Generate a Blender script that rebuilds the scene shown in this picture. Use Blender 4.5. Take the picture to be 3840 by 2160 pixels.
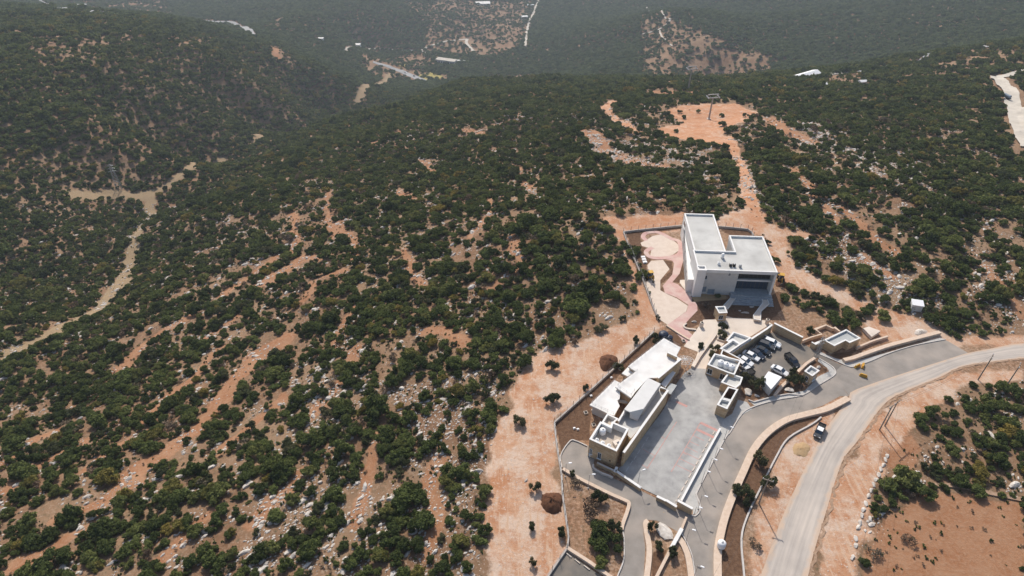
import bpy, bmesh, math, random
import numpy as np
from mathutils import Vector, Matrix

for o in list(bpy.data.objects): bpy.data.objects.remove(o, do_unlink=True)
scene = bpy.context.scene
col = scene.collection
R = math.radians
random.seed(7); rng = np.random.default_rng(11)

# ------------------------------------------------------------------ camera
FPX, PITCH, CAMH = 2480.0, R(38.5), 125.0
cam_d = bpy.data.cameras.new('camera'); cam = bpy.data.objects.new('camera', cam_d); col.objects.link(cam)
cam.location = (0, 0, CAMH); cam.rotation_euler = (math.pi/2 - PITCH, 0, 0)
cam_d.sensor_width = 36.0; cam_d.lens = 36.0*FPX/3840.0; cam_d.clip_start = 1.0; cam_d.clip_end = 9000.0
scene.camera = cam

# ------------------------------------------------------------------ sky, sun, exposure
SUN_EL, SUN_X, SUN_Y = R(44), -0.16, 0.987      # the sun stands ahead of the camera, a little to the left
world = bpy.data.worlds.new('World'); scene.world = world; world.use_nodes = True
wn = world.node_tree.nodes; wl = world.node_tree.links
sky = wn.new('ShaderNodeTexSky'); sky.sky_type = 'NISHITA'; sky.sun_disc = False
sky.sun_elevation = SUN_EL; sky.sun_rotation = math.atan2(SUN_X, SUN_Y); sky.dust_density = 2.5; sky.air_density = 1.0
wn['Background'].inputs['Strength'].default_value = 0.12
wl.new(sky.outputs['Color'], wn['Background'].inputs['Color'])
sun_d = bpy.data.lights.new('sun', 'SUN'); sun_d.energy = 3.6; sun_d.angle = R(0.7); sun_d.color = (1.0, 0.94, 0.86)
sun = bpy.data.objects.new('sun', sun_d); col.objects.link(sun)
sun.rotation_euler = Vector((-SUN_X*math.cos(SUN_EL), -SUN_Y*math.cos(SUN_EL), -math.sin(SUN_EL))).to_track_quat('-Z', 'Y').to_euler()
scene.view_settings.view_transform = 'Standard'; scene.view_settings.look = 'None'
scene.view_settings.gamma = 1.0; scene.view_settings.use_curve_mapping = False
scene.view_settings.exposure = 0.2
scene.cycles.max_bounces = 6; scene.cycles.volume_bounces = 0
scene.cycles.use_denoising = True

# ------------------------------------------------------------------ photograph survey -> places on the ground
SP, CP = math.sin(PITCH), math.cos(PITCH)
CROPS = {'P': (0, 0, 1.0), 'OV': (0, 0, 2576/3840), 'C1': (2200, 740, 2.898), 'C2': (2500, 1120, 2.8975), 'C3': (2040, 1240, 2.0125),
         'C4': (2640, 1160, 4.025), 'C5': (2000, 1640, 2.786), 'C6': (2600, 1400, 1.9065), 'C7': (2900, 700, 2.070),
         'zA': (2480, 1440, 5.573), 'zB': (2180, 1560, 5.573), 'zC': (2260, 1240, 4.529), 'zD': (2540, 980, 6.037),
         'zE': (3000, 1200, 6.587), 'zF': (2440, 1700, 5.572), 'T3': (0, 0, 1.9815), 'T4': (1200, 0, 1.9815), 'T5': (2400, 0, 1.789)}
def px(crop, x, y):
    ox, oy, s = CROPS[crop]; return ox + x/s, oy + y/s
def ray(u, v):
    a, b = u-1920.0, 1080.0-v
    return np.array([a, CP*FPX+SP*b, -SP*FPX+CP*b])
def gz(u, v, z=0.0):
    d = ray(u, v); t = (CAMH-z)/-d[2]; return (d[0]*t, d[1]*t)
def g(crop, x, y, z=0.0): return gz(*px(crop, x, y), z)
def gl(crop, pts, z=0.0): return [g(crop, x, y, z) for x, y in pts]
def project(x, y, z):
    z = z-CAMH; dep = CP*y-SP*z; up = SP*y+CP*z
    return 1920+FPX*x/dep, 1080-FPX*up/dep, dep

# ------------------------------------------------------------------ numeric noise
def _hash(ix, iy, s):
    h = (ix.astype(np.int64)*374761393 + iy.astype(np.int64)*668265263 + s*974711) & 0x7fffffff
    h = ((h ^ (h >> 13))*1274126177) & 0x7fffffff
    return ((h ^ (h >> 16)) & 0xffff)/65535.0
def vnoise(x, y, s=0):
    ix, iy = np.floor(x), np.floor(y); fx, fy = x-ix, y-iy
    fx = fx*fx*(3-2*fx); fy = fy*fy*(3-2*fy)
    a = _hash(ix, iy, s); b = _hash(ix+1, iy, s); c = _hash(ix, iy+1, s); d = _hash(ix+1, iy+1, s)
    return (a*(1-fx)+b*fx)*(1-fy)+(c*(1-fx)+d*fx)*fy
def fbm(x, y, s=0, o=4):
    t, amp, tot = 0, 1.0, 0
    for i in range(o):
        t = t+amp*vnoise(x*2**i+17.3*i, y*2**i-9.1*i, s+i); tot += amp; amp *= 0.5
    return t/tot
def sstep(a, b, x):
    t = np.clip((x-a)/(b-a), 0, 1); return t*t*(3-2*t)
def poly_sd(poly, x, y):
    """signed distance to a polygon, positive inside"""
    P = np.asarray(poly, float); n = len(P)
    d2 = np.full(x.shape, 1e18); ins = np.zeros(x.shape, bool)
    for i in range(n):
        ax, ay = P[i]; bx, by = P[(i+1) % n]; ex, ey = bx-ax, by-ay
        t = np.clip(((x-ax)*ex+(y-ay)*ey)/(ex*ex+ey*ey+1e-12), 0, 1)
        d2 = np.minimum(d2, (x-ax-t*ex)**2+(y-ay-t*ey)**2)
        if ay != by:
            ins ^= ((ay > y) != (by > y)) & (x < (bx-ax)*(y-ay)/(by-ay)+ax)
    d = np.sqrt(d2); return np.where(ins, d, -d)
def line_d(pts, x, y):
    P = np.asarray(pts, float); d2 = np.full(x.shape, 1e18)
    for i in range(len(P)-1):
        ax, ay = P[i]; ex, ey = P[i+1]-P[i]
        t = np.clip(((x-ax)*ex+(y-ay)*ey)/(ex*ex+ey*ey+1e-12), 0, 1)
        d2 = np.minimum(d2, (x-ax-t*ex)**2+(y-ay-t*ey)**2)
    return np.sqrt(d2)

# ------------------------------------------------------------------ terrain heights (control points: pixel + height or range)
CTL = [
(0,2160,'z',-10),(500,2160,'z',-7),(1000,2160,'z',-4),(1500,2160,'z',-1),(1900,2160,'z',0),
(0,1800,'z',-19),(500,1800,'z',-14),(1000,1800,'z',-8),(1500,1800,'z',-3),(1850,1700,'z',-1),
(0,1500,'z',-31),(500,1500,'z',-24),(1000,1500,'z',-15),(1500,1450,'z',-6),(1900,1450,'z',-1),
(200,1300,'z',-35),(600,1250,'z',-33),(1000,1200,'z',-25),(1400,1150,'z',-14),(1800,1100,'z',-6),(2150,1100,'z',-1),
(0,1340,'s',288),(300,1180,'s',322),(470,1000,'s',375),(540,800,'s',475),(700,640,'s',595),(1000,480,'s',750),(1200,410,'s',870),(1400,320,'s',1010),
(800,1000,'z',-43),(1000,1000,'z',-35),(1400,1000,'z',-20),(1900,950,'z',-6),
(700,800,'z',-67),(1000,800,'z',-55),(1500,800,'z',-28),(2000,800,'z',-9),
(1000,600,'z',-97),(1500,600,'z',-60),(2000,600,'z',-28),(2300,650,'z',-14),
(1200,470,'z',-135),(1500,420,'z',-108),(1800,400,'z',-85),(2200,450,'z',-48),(2658,448,'z',-42),(2400,370,'z',-64),
(1700,320,'z',-150),(2000,330,'z',-118),
(2650,345,'z',-62),(2900,320,'z',-72),(3300,330,'z',-62),(3000,450,'z',-36),(3300,600,'z',-12),(3000,700,'z',-4),(2750,600,'z',-18),
(3750,700,'z',-8),(3790,350,'z',-45),(3500,450,'z',-35),(3700,200,'z',-78),(3840,160,'z',-85),(3300,260,'z',-95),(3030,290,'z',-90),
(2700,300,'s',1050),(2000,300,'s',1080),(1700,310,'s',1050),(2850,270,'s',1000),
(0,1200,'s',322),(150,1000,'s',395),(0,800,'s',440),(300,700,'s',490),(0,400,'s',550),(500,300,'s',650),(500,500,'s',555),(900,300,'s',765),(1200,290,'s',905),(0,150,'s',710),(300,100,'s',800),(900,140,'s',950),
(930,115,'s',1350),(600,60,'s',1450),(200,20,'s',1550),
(1450,250,'s',1180),(1560,310,'s',1100),(1340,172,'s',1330),(1670,228,'s',1260),(1800,130,'s',1450),(2000,0,'s',1800),(1340,60,'s',1420),(1300,0,'s',1520),(1000,0,'s',1650),(600,0,'s',1750),(0,0,'s',1650),
(2400,150,'s',1200),(2500,50,'s',1270),(2550,220,'s',1050),(2800,70,'s',1420),(1000,90,'s',1270),(1180,60,'s',1310),(2700,120,'s',1150),(2850,205,'s',1060),(2950,150,'s',1180),(3000,60,'s',1320),(3300,0,'s',1450),(3840,0,'s',1350),(3840,100,'s',1150),(3300,170,'s',1120),(3100,240,'s',1050),
]
for p_ in [(2080,1585),(2000,1900),(2250,820),(2500,800),(2850,830),(2950,1000),(3500,1270),(3840,1290),(3840,1800),(3840,2160),(3100,1100),(3000,2160),(2500,2160),(2300,1300),(2700,1300),(2700,1700),(3300,1500),(2200,1200),(3500,1800)]:
    CTL.append((*p_, 'z', 0))
_c = []
for u, v, k, a in CTL:
    if k == 'z': _c.append((*gz(u, v, a), a))
    else:
        d = ray(u, v); d = d/np.linalg.norm(d)*a; _c.append((d[0], d[1], CAMH+d[2]))
_c += [(-120, 20, -12), (0, 20, 0), (120, 20, 0), (250, 60, 0), (330, 200, -8), (520, 420, -40), (800, 600, -80), (1200, 900, -120), (-330, 150, -40), (-600, 400, -60),
       (-900, 800, -90), (-1300, 1300, -160), (-600, 2200, -200), (200, 2300, -260), (900, 1900, -140), (1500, 1500, -100)]
_c = np.array(_c); _cx, _cy, _cz = _c.T/100.0
def _tps(r2): return 0.5*r2*np.log(r2+1e-9)
_n = len(_cx)
_A = np.zeros((_n+3, _n+3)); _A[:_n, :_n] = _tps((_cx[:, None]-_cx[None])**2+(_cy[:, None]-_cy[None])**2)+np.eye(_n)*0.006
_A[:_n, _n] = 1; _A[:_n, _n+1] = _cx; _A[:_n, _n+2] = _cy; _A[_n:, :_n] = _A[:_n, _n:].T
_w = np.linalg.solve(_A, np.concatenate([_cz, [0, 0, 0]]))
PAD = gl('OV', [(1400,1060),(1560,905),(1655,800),(1575,575),(1720,555),(1900,565),(1960,720),(2250,800),(2576,850)]) + [(300, 165), (330, 20), (0, 20)] + gl('OV', [(1420,1449),(1395,1100)])
def hz(x, y):
    x = np.asarray(x, float); y = np.asarray(y, float); sh = x.shape; x = x.ravel(); y = y.ravel()
    out = np.empty(x.shape)
    for i in range(0, len(x), 40000):
        a, b = x[i:i+40000]/100, y[i:i+40000]/100
        out[i:i+40000] = (_tps((a[:, None]-_cx[None])**2+(b[:, None]-_cy[None])**2)@_w[:_n]+_w[_n]+_w[_n+1]*a+_w[_n+2]*b)*100
    k = sstep(0, 22, -poly_sd(PAD, x, y))
    rough = (fbm(x/38, y/38, 3)-0.5)*5.0+(fbm(x/7, y/7, 5)-0.5)*1.3
    rough = rough*np.clip(np.hypot(x, y)/250, 0.35, 1.6)
    return ((out+rough)*k+(1-k)*(fbm(x/5, y/5, 9)-0.5)*0.0).reshape(sh)
def hz1(x, y): return float(hz(np.array([x]), np.array([y]))[0])
_T = np.geomspace(60, 2600, 700)
def land(u, v):
    """where the sight line through a survey pixel meets the land"""
    d = ray(u, v); d = d/np.linalg.norm(d)
    xs, ys, zs = d[0]*_T, d[1]*_T, CAMH+d[2]*_T
    below = zs < hz(xs, ys)
    i = int(np.argmax(below)) if below.any() else len(_T)-1
    lo, hi = _T[max(i-1, 0)], _T[i]
    ts = np.linspace(lo, hi, 24); b2 = (CAMH+d[2]*ts) < hz(d[0]*ts, d[1]*ts)
    t = ts[int(np.argmax(b2))] if b2.any() else hi
    return (d[0]*t, d[1]*t)
def lands(crop, pts): return [land(*px(crop, x, y)) for x, y in pts]

# ------------------------------------------------------------------ materials
def mat(name, base, rough=0.8, var=None, scale=1.0, bump=0.0, bscale=8.0, metallic=0.0, spec=0.3, detail=5, var2=None, scale2=0.15):
    m = bpy.data.materials.new(name); m.use_nodes = True; nt = m.node_tree; n = nt.nodes; l = nt.links
    b = n['Principled BSDF']; b.inputs['Roughness'].default_value = rough; b.inputs['Metallic'].default_value = metallic
    b.inputs['Specular IOR Level'].default_value = spec
    geo = n.new('ShaderNodeNewGeometry'); src = None
    if var is not None:
        tx = n.new('ShaderNodeTexNoise'); tx.inputs['Scale'].default_value = scale; tx.inputs['Detail'].default_value = detail; tx.inputs['Roughness'].default_value = 0.6
        l.new(geo.outputs['Position'], tx.inputs['Vector'])
        cr = n.new('ShaderNodeValToRGB'); cr.color_ramp.elements[0].position = 0.3; cr.color_ramp.elements[1].position = 0.72
        cr.color_ramp.elements[0].color = (*base, 1); cr.color_ramp.elements[1].color = (*var, 1)
        l.new(tx.outputs['Fac'], cr.inputs['Fac']); src = cr.outputs['Color']
        if var2 is not None:
            t2 = n.new('ShaderNodeTexNoise'); t2.inputs['Scale'].default_value = scale2; t2.inputs['Detail'].default_value = 4; l.new(geo.outputs['Position'], t2.inputs['Vector'])
            r2 = n.new('ShaderNodeValToRGB'); r2.color_ramp.elements[0].position = 0.45; r2.color_ramp.elements[1].position = 0.68
            l.new(t2.outputs['Fac'], r2.inputs['Fac'])
            mx = n.new('ShaderNodeMix'); mx.data_type = 'RGBA'; l.new(r2.outputs['Color'], mx.inputs[0]); l.new(src, mx.inputs[6]); mx.inputs[7].default_value = (*var2, 1); src = mx.outputs[2]
        l.new(src, b.inputs['Base Color'])
    else: b.inputs['Base Color'].default_value = (*base, 1)
    if bump:
        tb = n.new('ShaderNodeTexNoise'); tb.inputs['Scale'].default_value = bscale; tb.inputs['Detail'].default_value = 4; l.new(geo.outputs['Position'], tb.inputs['Vector'])
        bp = n.new('ShaderNodeBump'); bp.inputs['Strength'].default_value = bump; bp.inputs['Distance'].default_value = 0.1
        l.new(tb.outputs['Fac'], bp.inputs['Height']); l.new(bp.outputs['Normal'], b.inputs['Normal'])
    return m
M = {}
def foliage_mat(name, cols, trans=0.32):
    m = bpy.data.materials.new(name); m.use_nodes = True; n = m.node_tree.nodes; l = m.node_tree.links
    n.remove(n['Principled BSDF']); out = n['Material Output']
    oi = n.new('ShaderNodeObjectInfo'); cr = n.new('ShaderNodeValToRGB'); cr.color_ramp.interpolation = 'LINEAR'
    while len(cr.color_ramp.elements) < len(cols): cr.color_ramp.elements.new(0.5)
    for e, (p, c) in zip(cr.color_ramp.elements, cols): e.position = p; e.color = (*c, 1)
    l.new(oi.outputs['Random'], cr.inputs['Fac'])
    geo = n.new('ShaderNodeNewGeometry'); tx = n.new('ShaderNodeTexNoise'); tx.inputs['Scale'].default_value = 1.1; tx.inputs['Detail'].default_value = 3
    l.new(geo.outputs['Position'], tx.inputs['Vector'])
    mr = n.new('ShaderNodeMapRange'); mr.inputs['From Min'].default_value = 0.3; mr.inputs['From Max'].default_value = 0.7; mr.inputs['To Min'].default_value = 0.65; mr.inputs['To Max'].default_value = 1.4
    l.new(tx.outputs['Fac'], mr.inputs['Value'])
    mx = n.new('ShaderNodeMix'); mx.data_type = 'RGBA'; mx.blend_type = 'MULTIPLY'; mx.inputs[0].default_value = 1.0
    l.new(cr.outputs['Color'], mx.inputs[6]); l.new(mr.outputs['Result'], mx.inputs[7])
    d = n.new('ShaderNodeBsdfDiffuse'); t = n.new('ShaderNodeBsdfTranslucent'); s = n.new('ShaderNodeMixShader'); s.inputs[0].default_value = trans
    l.new(mx.outputs[2], d.inputs['Color']); l.new(mx.outputs[2], t.inputs['Color']); l.new(d.outputs[0], s.inputs[1]); l.new(t.outputs[0], s.inputs[2])
    l.new(s.outputs[0], out.inputs['Surface'])
    return m
M['leaf'] = foliage_mat('oak_leaves', [(0.0, (0.062, 0.080, 0.030)), (0.35, (0.095, 0.118, 0.040)), (0.7, (0.128, 0.152, 0.050)), (0.92, (0.165, 0.175, 0.060)), (0.995, (0.23, 0.18, 0.05))])
M['leaf_far'] = foliage_mat('hazed_oak_leaves', [(0.0, (0.085, 0.110, 0.050)), (0.5, (0.125, 0.155, 0.068)), (1.0, (0.170, 0.195, 0.085))])  # same scrub far off: haze painted in as a paler, greyer leaf colour
M['olive'] = foliage_mat('olive_leaves', [(0.0, (0.060, 0.068, 0.034)), (0.6, (0.085, 0.095, 0.046)), (1.0, (0.12, 0.115, 0.06))])
M['dry'] = foliage_mat('dry_bush_twigs', [(0.0, (0.16, 0.11, 0.075)), (0.6, (0.20, 0.15, 0.105)), (1.0, (0.15, 0.13, 0.085))], 0.1)
M['bark'] = mat('bark', (0.09, 0.065, 0.045), 0.95, (0.16, 0.12, 0.09), 6)
M['rock'] = mat('limestone_rock', (0.36, 0.31, 0.265), 0.9, (0.68, 0.64, 0.58), 0.9, 0.6, 5)
M['stone'] = None

# ------------------------------------------------------------------ object helpers
def tag(o, label=None, cat=None, group=None, kind=None):
    if label: o['label'] = label
    if cat: o['category'] = cat
    if group: o['group'] = group
    if kind: o['kind'] = kind
    return o
def empty(name, loc=(0, 0, 0), rz=0, label=None, cat=None, group=None):
    o = bpy.data.objects.new(name, None); col.objects.link(o); o.location = loc; o.rotation_euler = (0, 0, rz); o.empty_display_size = 0.2
    return tag(o, label, cat, group)
def fast_mesh(name, verts, faces_n, k):
    """faces_n: flat index array, k corners each"""
    me = bpy.data.meshes.new(name); nv, nf = len(verts), len(faces_n)//k
    me.vertices.add(nv); me.vertices.foreach_set('co', np.asarray(verts, np.float32).ravel())
    me.loops.add(nf*k); me.loops.foreach_set('vertex_index', np.asarray(faces_n, np.int32).ravel())
    me.polygons.add(nf); me.polygons.foreach_set('loop_start', np.arange(0, nf*k, k, dtype=np.int32)); me.polygons.foreach_set('loop_total', np.full(nf, k, np.int32))
    me.update(calc_edges=True); return me
def ccw(poly):
    a = sum(poly[i][0]*poly[(i+1) % len(poly)][1]-poly[(i+1) % len(poly)][0]*poly[i][1] for i in range(len(poly)))
    return list(poly) if a > 0 else list(poly)[::-1]
def inset(poly, d):
    """offset a CCW polygon inwards"""
    n = len(poly); out = []
    for i in range(n):
        p0, p1, p2 = (Vector((*poly[(i+j-1) % n][:2], 0)) for j in range(3))
        a = (p1-p0).normalized(); b = (p2-p1).normalized()
        na, nb = Vector((-a.y, a.x, 0)), Vector((-b.y, b.x, 0))
        m_ = na+nb; k = m_.dot(na)
        v = m_/k if abs(k) > 0.15 else na
        q = p1+v*d; out.append((q.x, q.y))
    return out
class MB:
    def __init__(s): s.v = []; s.f = []
    def quad(s, *pts):
        i = len(s.v); s.v += [tuple(p) for p in pts]; s.f.append(tuple(range(i, i+len(pts))))
    def prism(s, poly, z0, z1, top=True, bottom=False):
        poly = ccw(poly); n = len(poly); i = len(s.v)
        s.v += [(x, y, z0) for x, y in poly]+[(x, y, z1) for x, y in poly]
        for k in range(n):
            j = (k+1) % n; s.f.append((i+k, i+j, i+n+j, i+n+k))
        if top: s.f.append(tuple(range(i+n, i+2*n)))
        if bottom: s.f.append(tuple(range(i+n-1, i-1, -1)))
        return s
    def ring(s, outer, inner, z0, z1):
        n = len(outer); i = len(s.v)
        for P, z in ((outer, z0), (outer, z1), (inner, z0), (inner, z1)): s.v += [(x, y, z) for x, y in P]
        for k in range(n):
            j = (k+1) % n
            s.f += [(i+k, i+j, i+n+j, i+n+k), (i+n+k, i+n+j, i+3*n+j, i+3*n+k), (i+2*n+j, i+2*n+k, i+3*n+k, i+3*n+j), (i+j, i+k, i+2*n+k, i+2*n+j)]
        return s
    def box(s, c, size, rz=0.0, taper=1.0):
        cx, cy, cz = c; sx, sy, sz = (q/2 for q in size); i = len(s.v); co, si = math.cos(rz), math.sin(rz)
        for z, t in ((-sz, 1), (sz, taper)):
            for x, y in ((-sx, -sy), (sx, -sy), (sx, sy), (-sx, sy)):
                x, y = x*t, y*t; s.v.append((cx+x*co-y*si, cy+x*si+y*co, cz+z))
        s.f += [(i+3, i+2, i+1, i), (i+4, i+5, i+6, i+7)]+[(i+k, i+(k+1) % 4, i+4+(k+1) % 4, i+4+k) for k in range(4)]
        return s
    def tube(s, p0, p1, r0, r1=None, n=8, cap=True):
        r1 = r0 if r1 is None else r1; p0, p1 = Vector(p0), Vector(p1); d = (p1-p0).normalized()
        a = d.orthogonal().normalized(); b = d.cross(a); i = len(s.v)
        for p, r in ((p0, r0), (p1, r1)):
            for k in range(n):
                t = 2*math.pi*k/n; s.v.append(tuple(p+a*math.cos(t)*r+b*math.sin(t)*r))
        s.f += [(i+k, i+(k+1) % n, i+n+(k+1) % n, i+n+k) for k in range(n)]
        if cap: s.f += [tuple(range(i+n-1, i-1, -1)), tuple(range(i+n, i+2*n))]
        return s
    def lathe(s, c, prof, n=14):
        i = len(s.v)
        for r, z in prof:
            for k in range(n):
                t = 2*math.pi*k/n; s.v.append((c[0]+r*math.cos(t), c[1]+r*math.sin(t), c[2]+z))
        for q in range(len(prof)-1):
            for k in range(n):
                a, b = i+q*n+k, i+q*n+(k+1) % n; s.f.append((a, b, b+n, a+n))
        s.f += [tuple(range(i+n-1, i-1, -1)), tuple(range(i+(len(prof)-1)*n, i+len(prof)*n))]
        return s
    def strip(s, pts, w, z0, z1, off=0.0):
        """wall of width w along a polyline; z0, z1 numbers or lists"""
        n = len(pts); L, Rr = [], []
        for k in range(n):
            a = Vector((*pts[max(k-1, 0)], 0)); b = Vector((*pts[min(k+1, n-1)], 0)); p = Vector((*pts[k], 0))
            d = (b-a).normalized(); nn = Vector((-d.y, d.x, 0)); m_ = 1.0
            if 0 < k < n-1:
                d1 = (p-a).normalized(); m_ = 1/max(0.5, abs(nn.dot(Vector((-d1.y, d1.x, 0)))))
            L.append(p+nn*(w/2+off)*m_); Rr.append(p-nn*(w/2-off)*m_)
        i = len(s.v)
        Z0 = z0 if isinstance(z0, (list, tuple)) else [z0]*n; Z1 = z1 if isinstance(z1, (list, tuple)) else [z1]*n
        for k in range(n): s.v += [(L[k].x, L[k].y, Z0[k]), (Rr[k].x, Rr[k].y, Z0[k]), (Rr[k].x, Rr[k].y, Z1[k]), (L[k].x, L[k].y, Z1[k])]
        for k in range(n-1):
            a = i+4*k; b = a+4
            s.f += [(a+3, a+2, b+2, b+3), (a+2, a+1, b+1, b+2), (a, a+3, b+3, b)]
        e = i+4*(n-1); s.f += [(i, i+1, i+2, i+3), (e+3, e+2, e+1, e)]
        return s
    def build(s, name, m, parent=None, smooth=False):
        me = bpy.data.meshes.new(name); me.from_pydata(s.v, [], s.f); me.validate(); me.update()
        bm = bmesh.new(); bm.from_mesh(me); bmesh.ops.recalc_face_normals(bm, faces=bm.faces[:]) if not getattr(s, 'flat', False) else None; bm.to_mesh(me); bm.free()
        if smooth: me.shade_smooth()
        if m is not None: me.materials.append(M[m] if isinstance(m, str) else m)
        o = bpy.data.objects.new(name, me); col.objects.link(o)
        if parent: o.parent = parent
        return o
def sheet(name, poly, z, m, parent=None):
    """flat surface from an outline, triangulated"""
    b = MB(); b.flat = True; b.quad(*[(x, y, z) for x, y in ccw(poly)]); return b.build(name, m, parent)
def resample(pts, n):
    P = np.asarray(pts, float); s = np.r_[0, np.cumsum(np.hypot(*np.diff(P, axis=0).T))]; t = np.linspace(0, s[-1], n)
    return list(zip(np.interp(t, s, P[:, 0]), np.interp(t, s, P[:, 1])))
def smooth_line(pts, n=4):
    """Catmull-Rom through the points"""
    P = [Vector((*p, 0)) for p in pts]; out = []
    for i in range(len(P)-1):
        p0, p1, p2, p3 = P[max(i-1, 0)], P[i], P[i+1], P[min(i+2, len(P)-1)]
        for k in range(n):
            t = k/n; q = 0.5*((2*p1)+(p2-p0)*t+(2*p0-5*p1+4*p2-p3)*t*t+(3*p1-p0-3*p2+p3)*t**3); out.append((q.x, q.y))
    out.append((P[-1].x, P[-1].y)); return out
def ribbon(name, center, w, lift, m, n=None):
    """road draped over the land along a centre line"""
    L = sum(math.dist(center[i], center[i+1]) for i in range(len(center)-1))
    pts = resample(center, n or max(8, int(L/3))); P = np.array(pts); d = np.gradient(P, axis=0); d /= np.hypot(*d.T)[:, None]+1e-9
    nn = np.c_[-d[:, 1], d[:, 0]]; K = 5; V = []
    W = np.interp(np.linspace(0, 1, len(P)), np.linspace(0, 1, len(w)), w) if isinstance(w, (list, tuple)) else np.full(len(P), w)
    for k in range(K):
        Q = P+nn*((k/(K-1)-0.5)*W)[:, None]; V.append(Q)
    V = np.stack(V, 1).reshape(-1, 2); z = hz(V[:, 0], V[:, 1]); zr = z.reshape(-1, K); zr[:] = np.maximum(zr, zr.mean(1, keepdims=True))+lift
    b = MB(); b.flat = True; b.v = [(x, y, q) for (x, y), q in zip(V, zr.ravel())]
    for i in range(len(P)-1):
        for k in range(K-1): a = i*K+k; b.f.append((a, a+K, a+K+1, a+1)[::-1])
    return b.build(name, m)
# ------------------------------------------------------------------ survey of bare ground, streaks, paths (outlines taken to the land)
OVS = lambda pts: lands('OV', pts)
TRACK = [OVS(p) for p in (
 [(1235,1640),(1215,1300),(1225,1180),(1250,1080),(1300,960),(1335,900),(1420,870),(1560,810),(1640,780),(1665,815),(1580,890),(1480,985),(1400,1055),(1395,1090),(1410,1250),(1430,1400),(1390,1640)],
 [(1515,545),(1570,545),(1720,535),(1720,585),(1575,590),(1590,640),(1650,790),(1600,795),(1590,700),(1560,600)],
 [(1810,545),(1870,520),(1890,545),(1920,560),(1960,570),(2050,590),(1990,612),(1990,650),(2030,690),(2110,720),(2150,752),(2230,775),(2290,795),(2370,825),(2420,850),(2576,845),(2576,875),(2370,870),(2300,850),(2220,860),(2180,805),(2100,755),(1960,720),(1950,680),(1930,600),(1890,585),(1810,575)],
 [(1665,285),(1700,268),(1760,260),(1860,262),(1905,285),(1880,305),(1835,318),(1820,335),(1855,368),(1790,368),(1740,356),(1690,345),(1640,338),(1660,322),(1720,310)],
 [(2050,1640),(2075,1250),(2160,1080),(2310,960),(2420,935),(2576,925),(2576,955),(2440,970),(2330,1040),(2240,1130),(2215,1200),(2180,1300),(2150,1640)],
 [(1850,1640),(1900,1300),(1960,1130),(2040,1060),(2100,1000),(2110,1030),(2020,1200),(1950,1640)],
)]
TRACKL = [(OVS(p), w) for p, w in (
 ([(1903,575),(1895,520),(1872,450),(1848,390),(1828,345)], 3.1), ([(1540,255),(1520,275),(1570,310),(1600,335),(1680,338),(1760,345),(1835,360)], 3.6),
)]
VALLEY = [(OVS(p), w) for p, w in (
 ([(0,908),(70,870),(150,835),(220,795),(290,735),(325,680),(335,630)], 6.5), ([(335,630),(355,570),(375,510),(365,490)], 5.0), ([(365,490),(300,490),(185,490)], 9.0), ([(365,490),(430,465),(480,425),(560,400)], 6.0),
 ([(640,360),(700,340)], 5.0), ([(900,260),(950,215),(985,185)], 10.0),
)]
STREAK = [(OVS(p), w) for p, w in (
 ([(490,1085),(560,1000),(640,900),(720,850)], 7.0), ([(270,1250),(350,1180),(480,1090)], 4.5), ([(0,1245),(70,1190),(140,1150),(220,1110)], 3.5),
 ([(640,725),(700,690),(760,650),(800,655)], 5.0), ([(730,520),(740,600),(735,640)], 4.0), ([(850,560),(890,610),(900,650)], 4.5), ([(150,1310),(240,1270),(340,1205)], 3.5),
 ([(280,935),(330,905),(420,830),(520,780)], 4.0), ([(150,1050),(250,985),(330,925)], 3.5), ([(350,1060),(420,1010),(470,960),(560,880)], 3.0), ([(0,1170),(90,1110),(150,1080)], 3.0),
 ([(820,480),(840,600)], 3.0), ([(1000,480),(1040,500)], 5.0), ([(560,740),(620,700),(700,640)], 3.5), ([(840,890),(860,830),(900,760)], 3.0), ([(1020,620),(1030,680),(1060,720)], 3.0),
 ([(1080,830),(1140,830),(1160,850)], 5.0), ([(1240,720),(1270,700)], 4.0), ([(960,1090),(930,1200),(900,1300)], 3.0), ([(1100,1160),(1090,1260),(1060,1400)], 4.0), ([(780,1060),(850,960),(900,880)], 3.0),
 ([(1480,330),(1560,400),(1650,420)], 9.0), ([(1940,300),(1980,330),(2050,360)], 9.0), ([(1980,420),(2100,560)], 4.0), ([(2120,520),(2200,600),(2260,640)], 4.0), ([(2180,650),(2250,700)], 4.0),
 ([(1160,330),(1250,345),(1300,330)], 7.0), ([(1650,230),(1740,235)], 9.0), ([(2430,650),(2500,700),(2576,790)], 4.0), ([(1290,560),(1300,640),(1290,700)], 3.0),
 ([(130,80),(230,130),(200,165)], 17.0), ([(20,75),(60,80)], 16.0), ([(440,100),(520,120)], 9.0), ([(690,120),(700,150)], 9.0),
 ([(620,1330),(700,1250),(760,1200)], 3.0), ([(380,1420),(470,1340),(540,1280)], 3.0), ([(40,1420),(140,1385),(220,1330)], 4.0),
 ([(560,1130),(640,1060),(700,1010)], 3.5), ([(200,1190),(280,1130),(360,1090)], 2.5), ([(440,900),(520,850),(600,790)], 3.0), ([(760,760),(800,700),(860,680)], 3.5),
 ([(1180,600),(1220,560),(1230,500)], 2.5), ([(1330,480),(1300,420)], 3.0), ([(1060,400),(1100,440)], 4.0), ([(940,360),(1010,330)], 6.0),
)]
FIELD = [OVS(p) for p in (
 [(2190,1330),(2330,1235),(2576,1265),(2576,1640),(2170,1640)], [(2230,1130),(2290,1090),(2330,1130),(2290,1190),(2230,1180)],
)]
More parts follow.
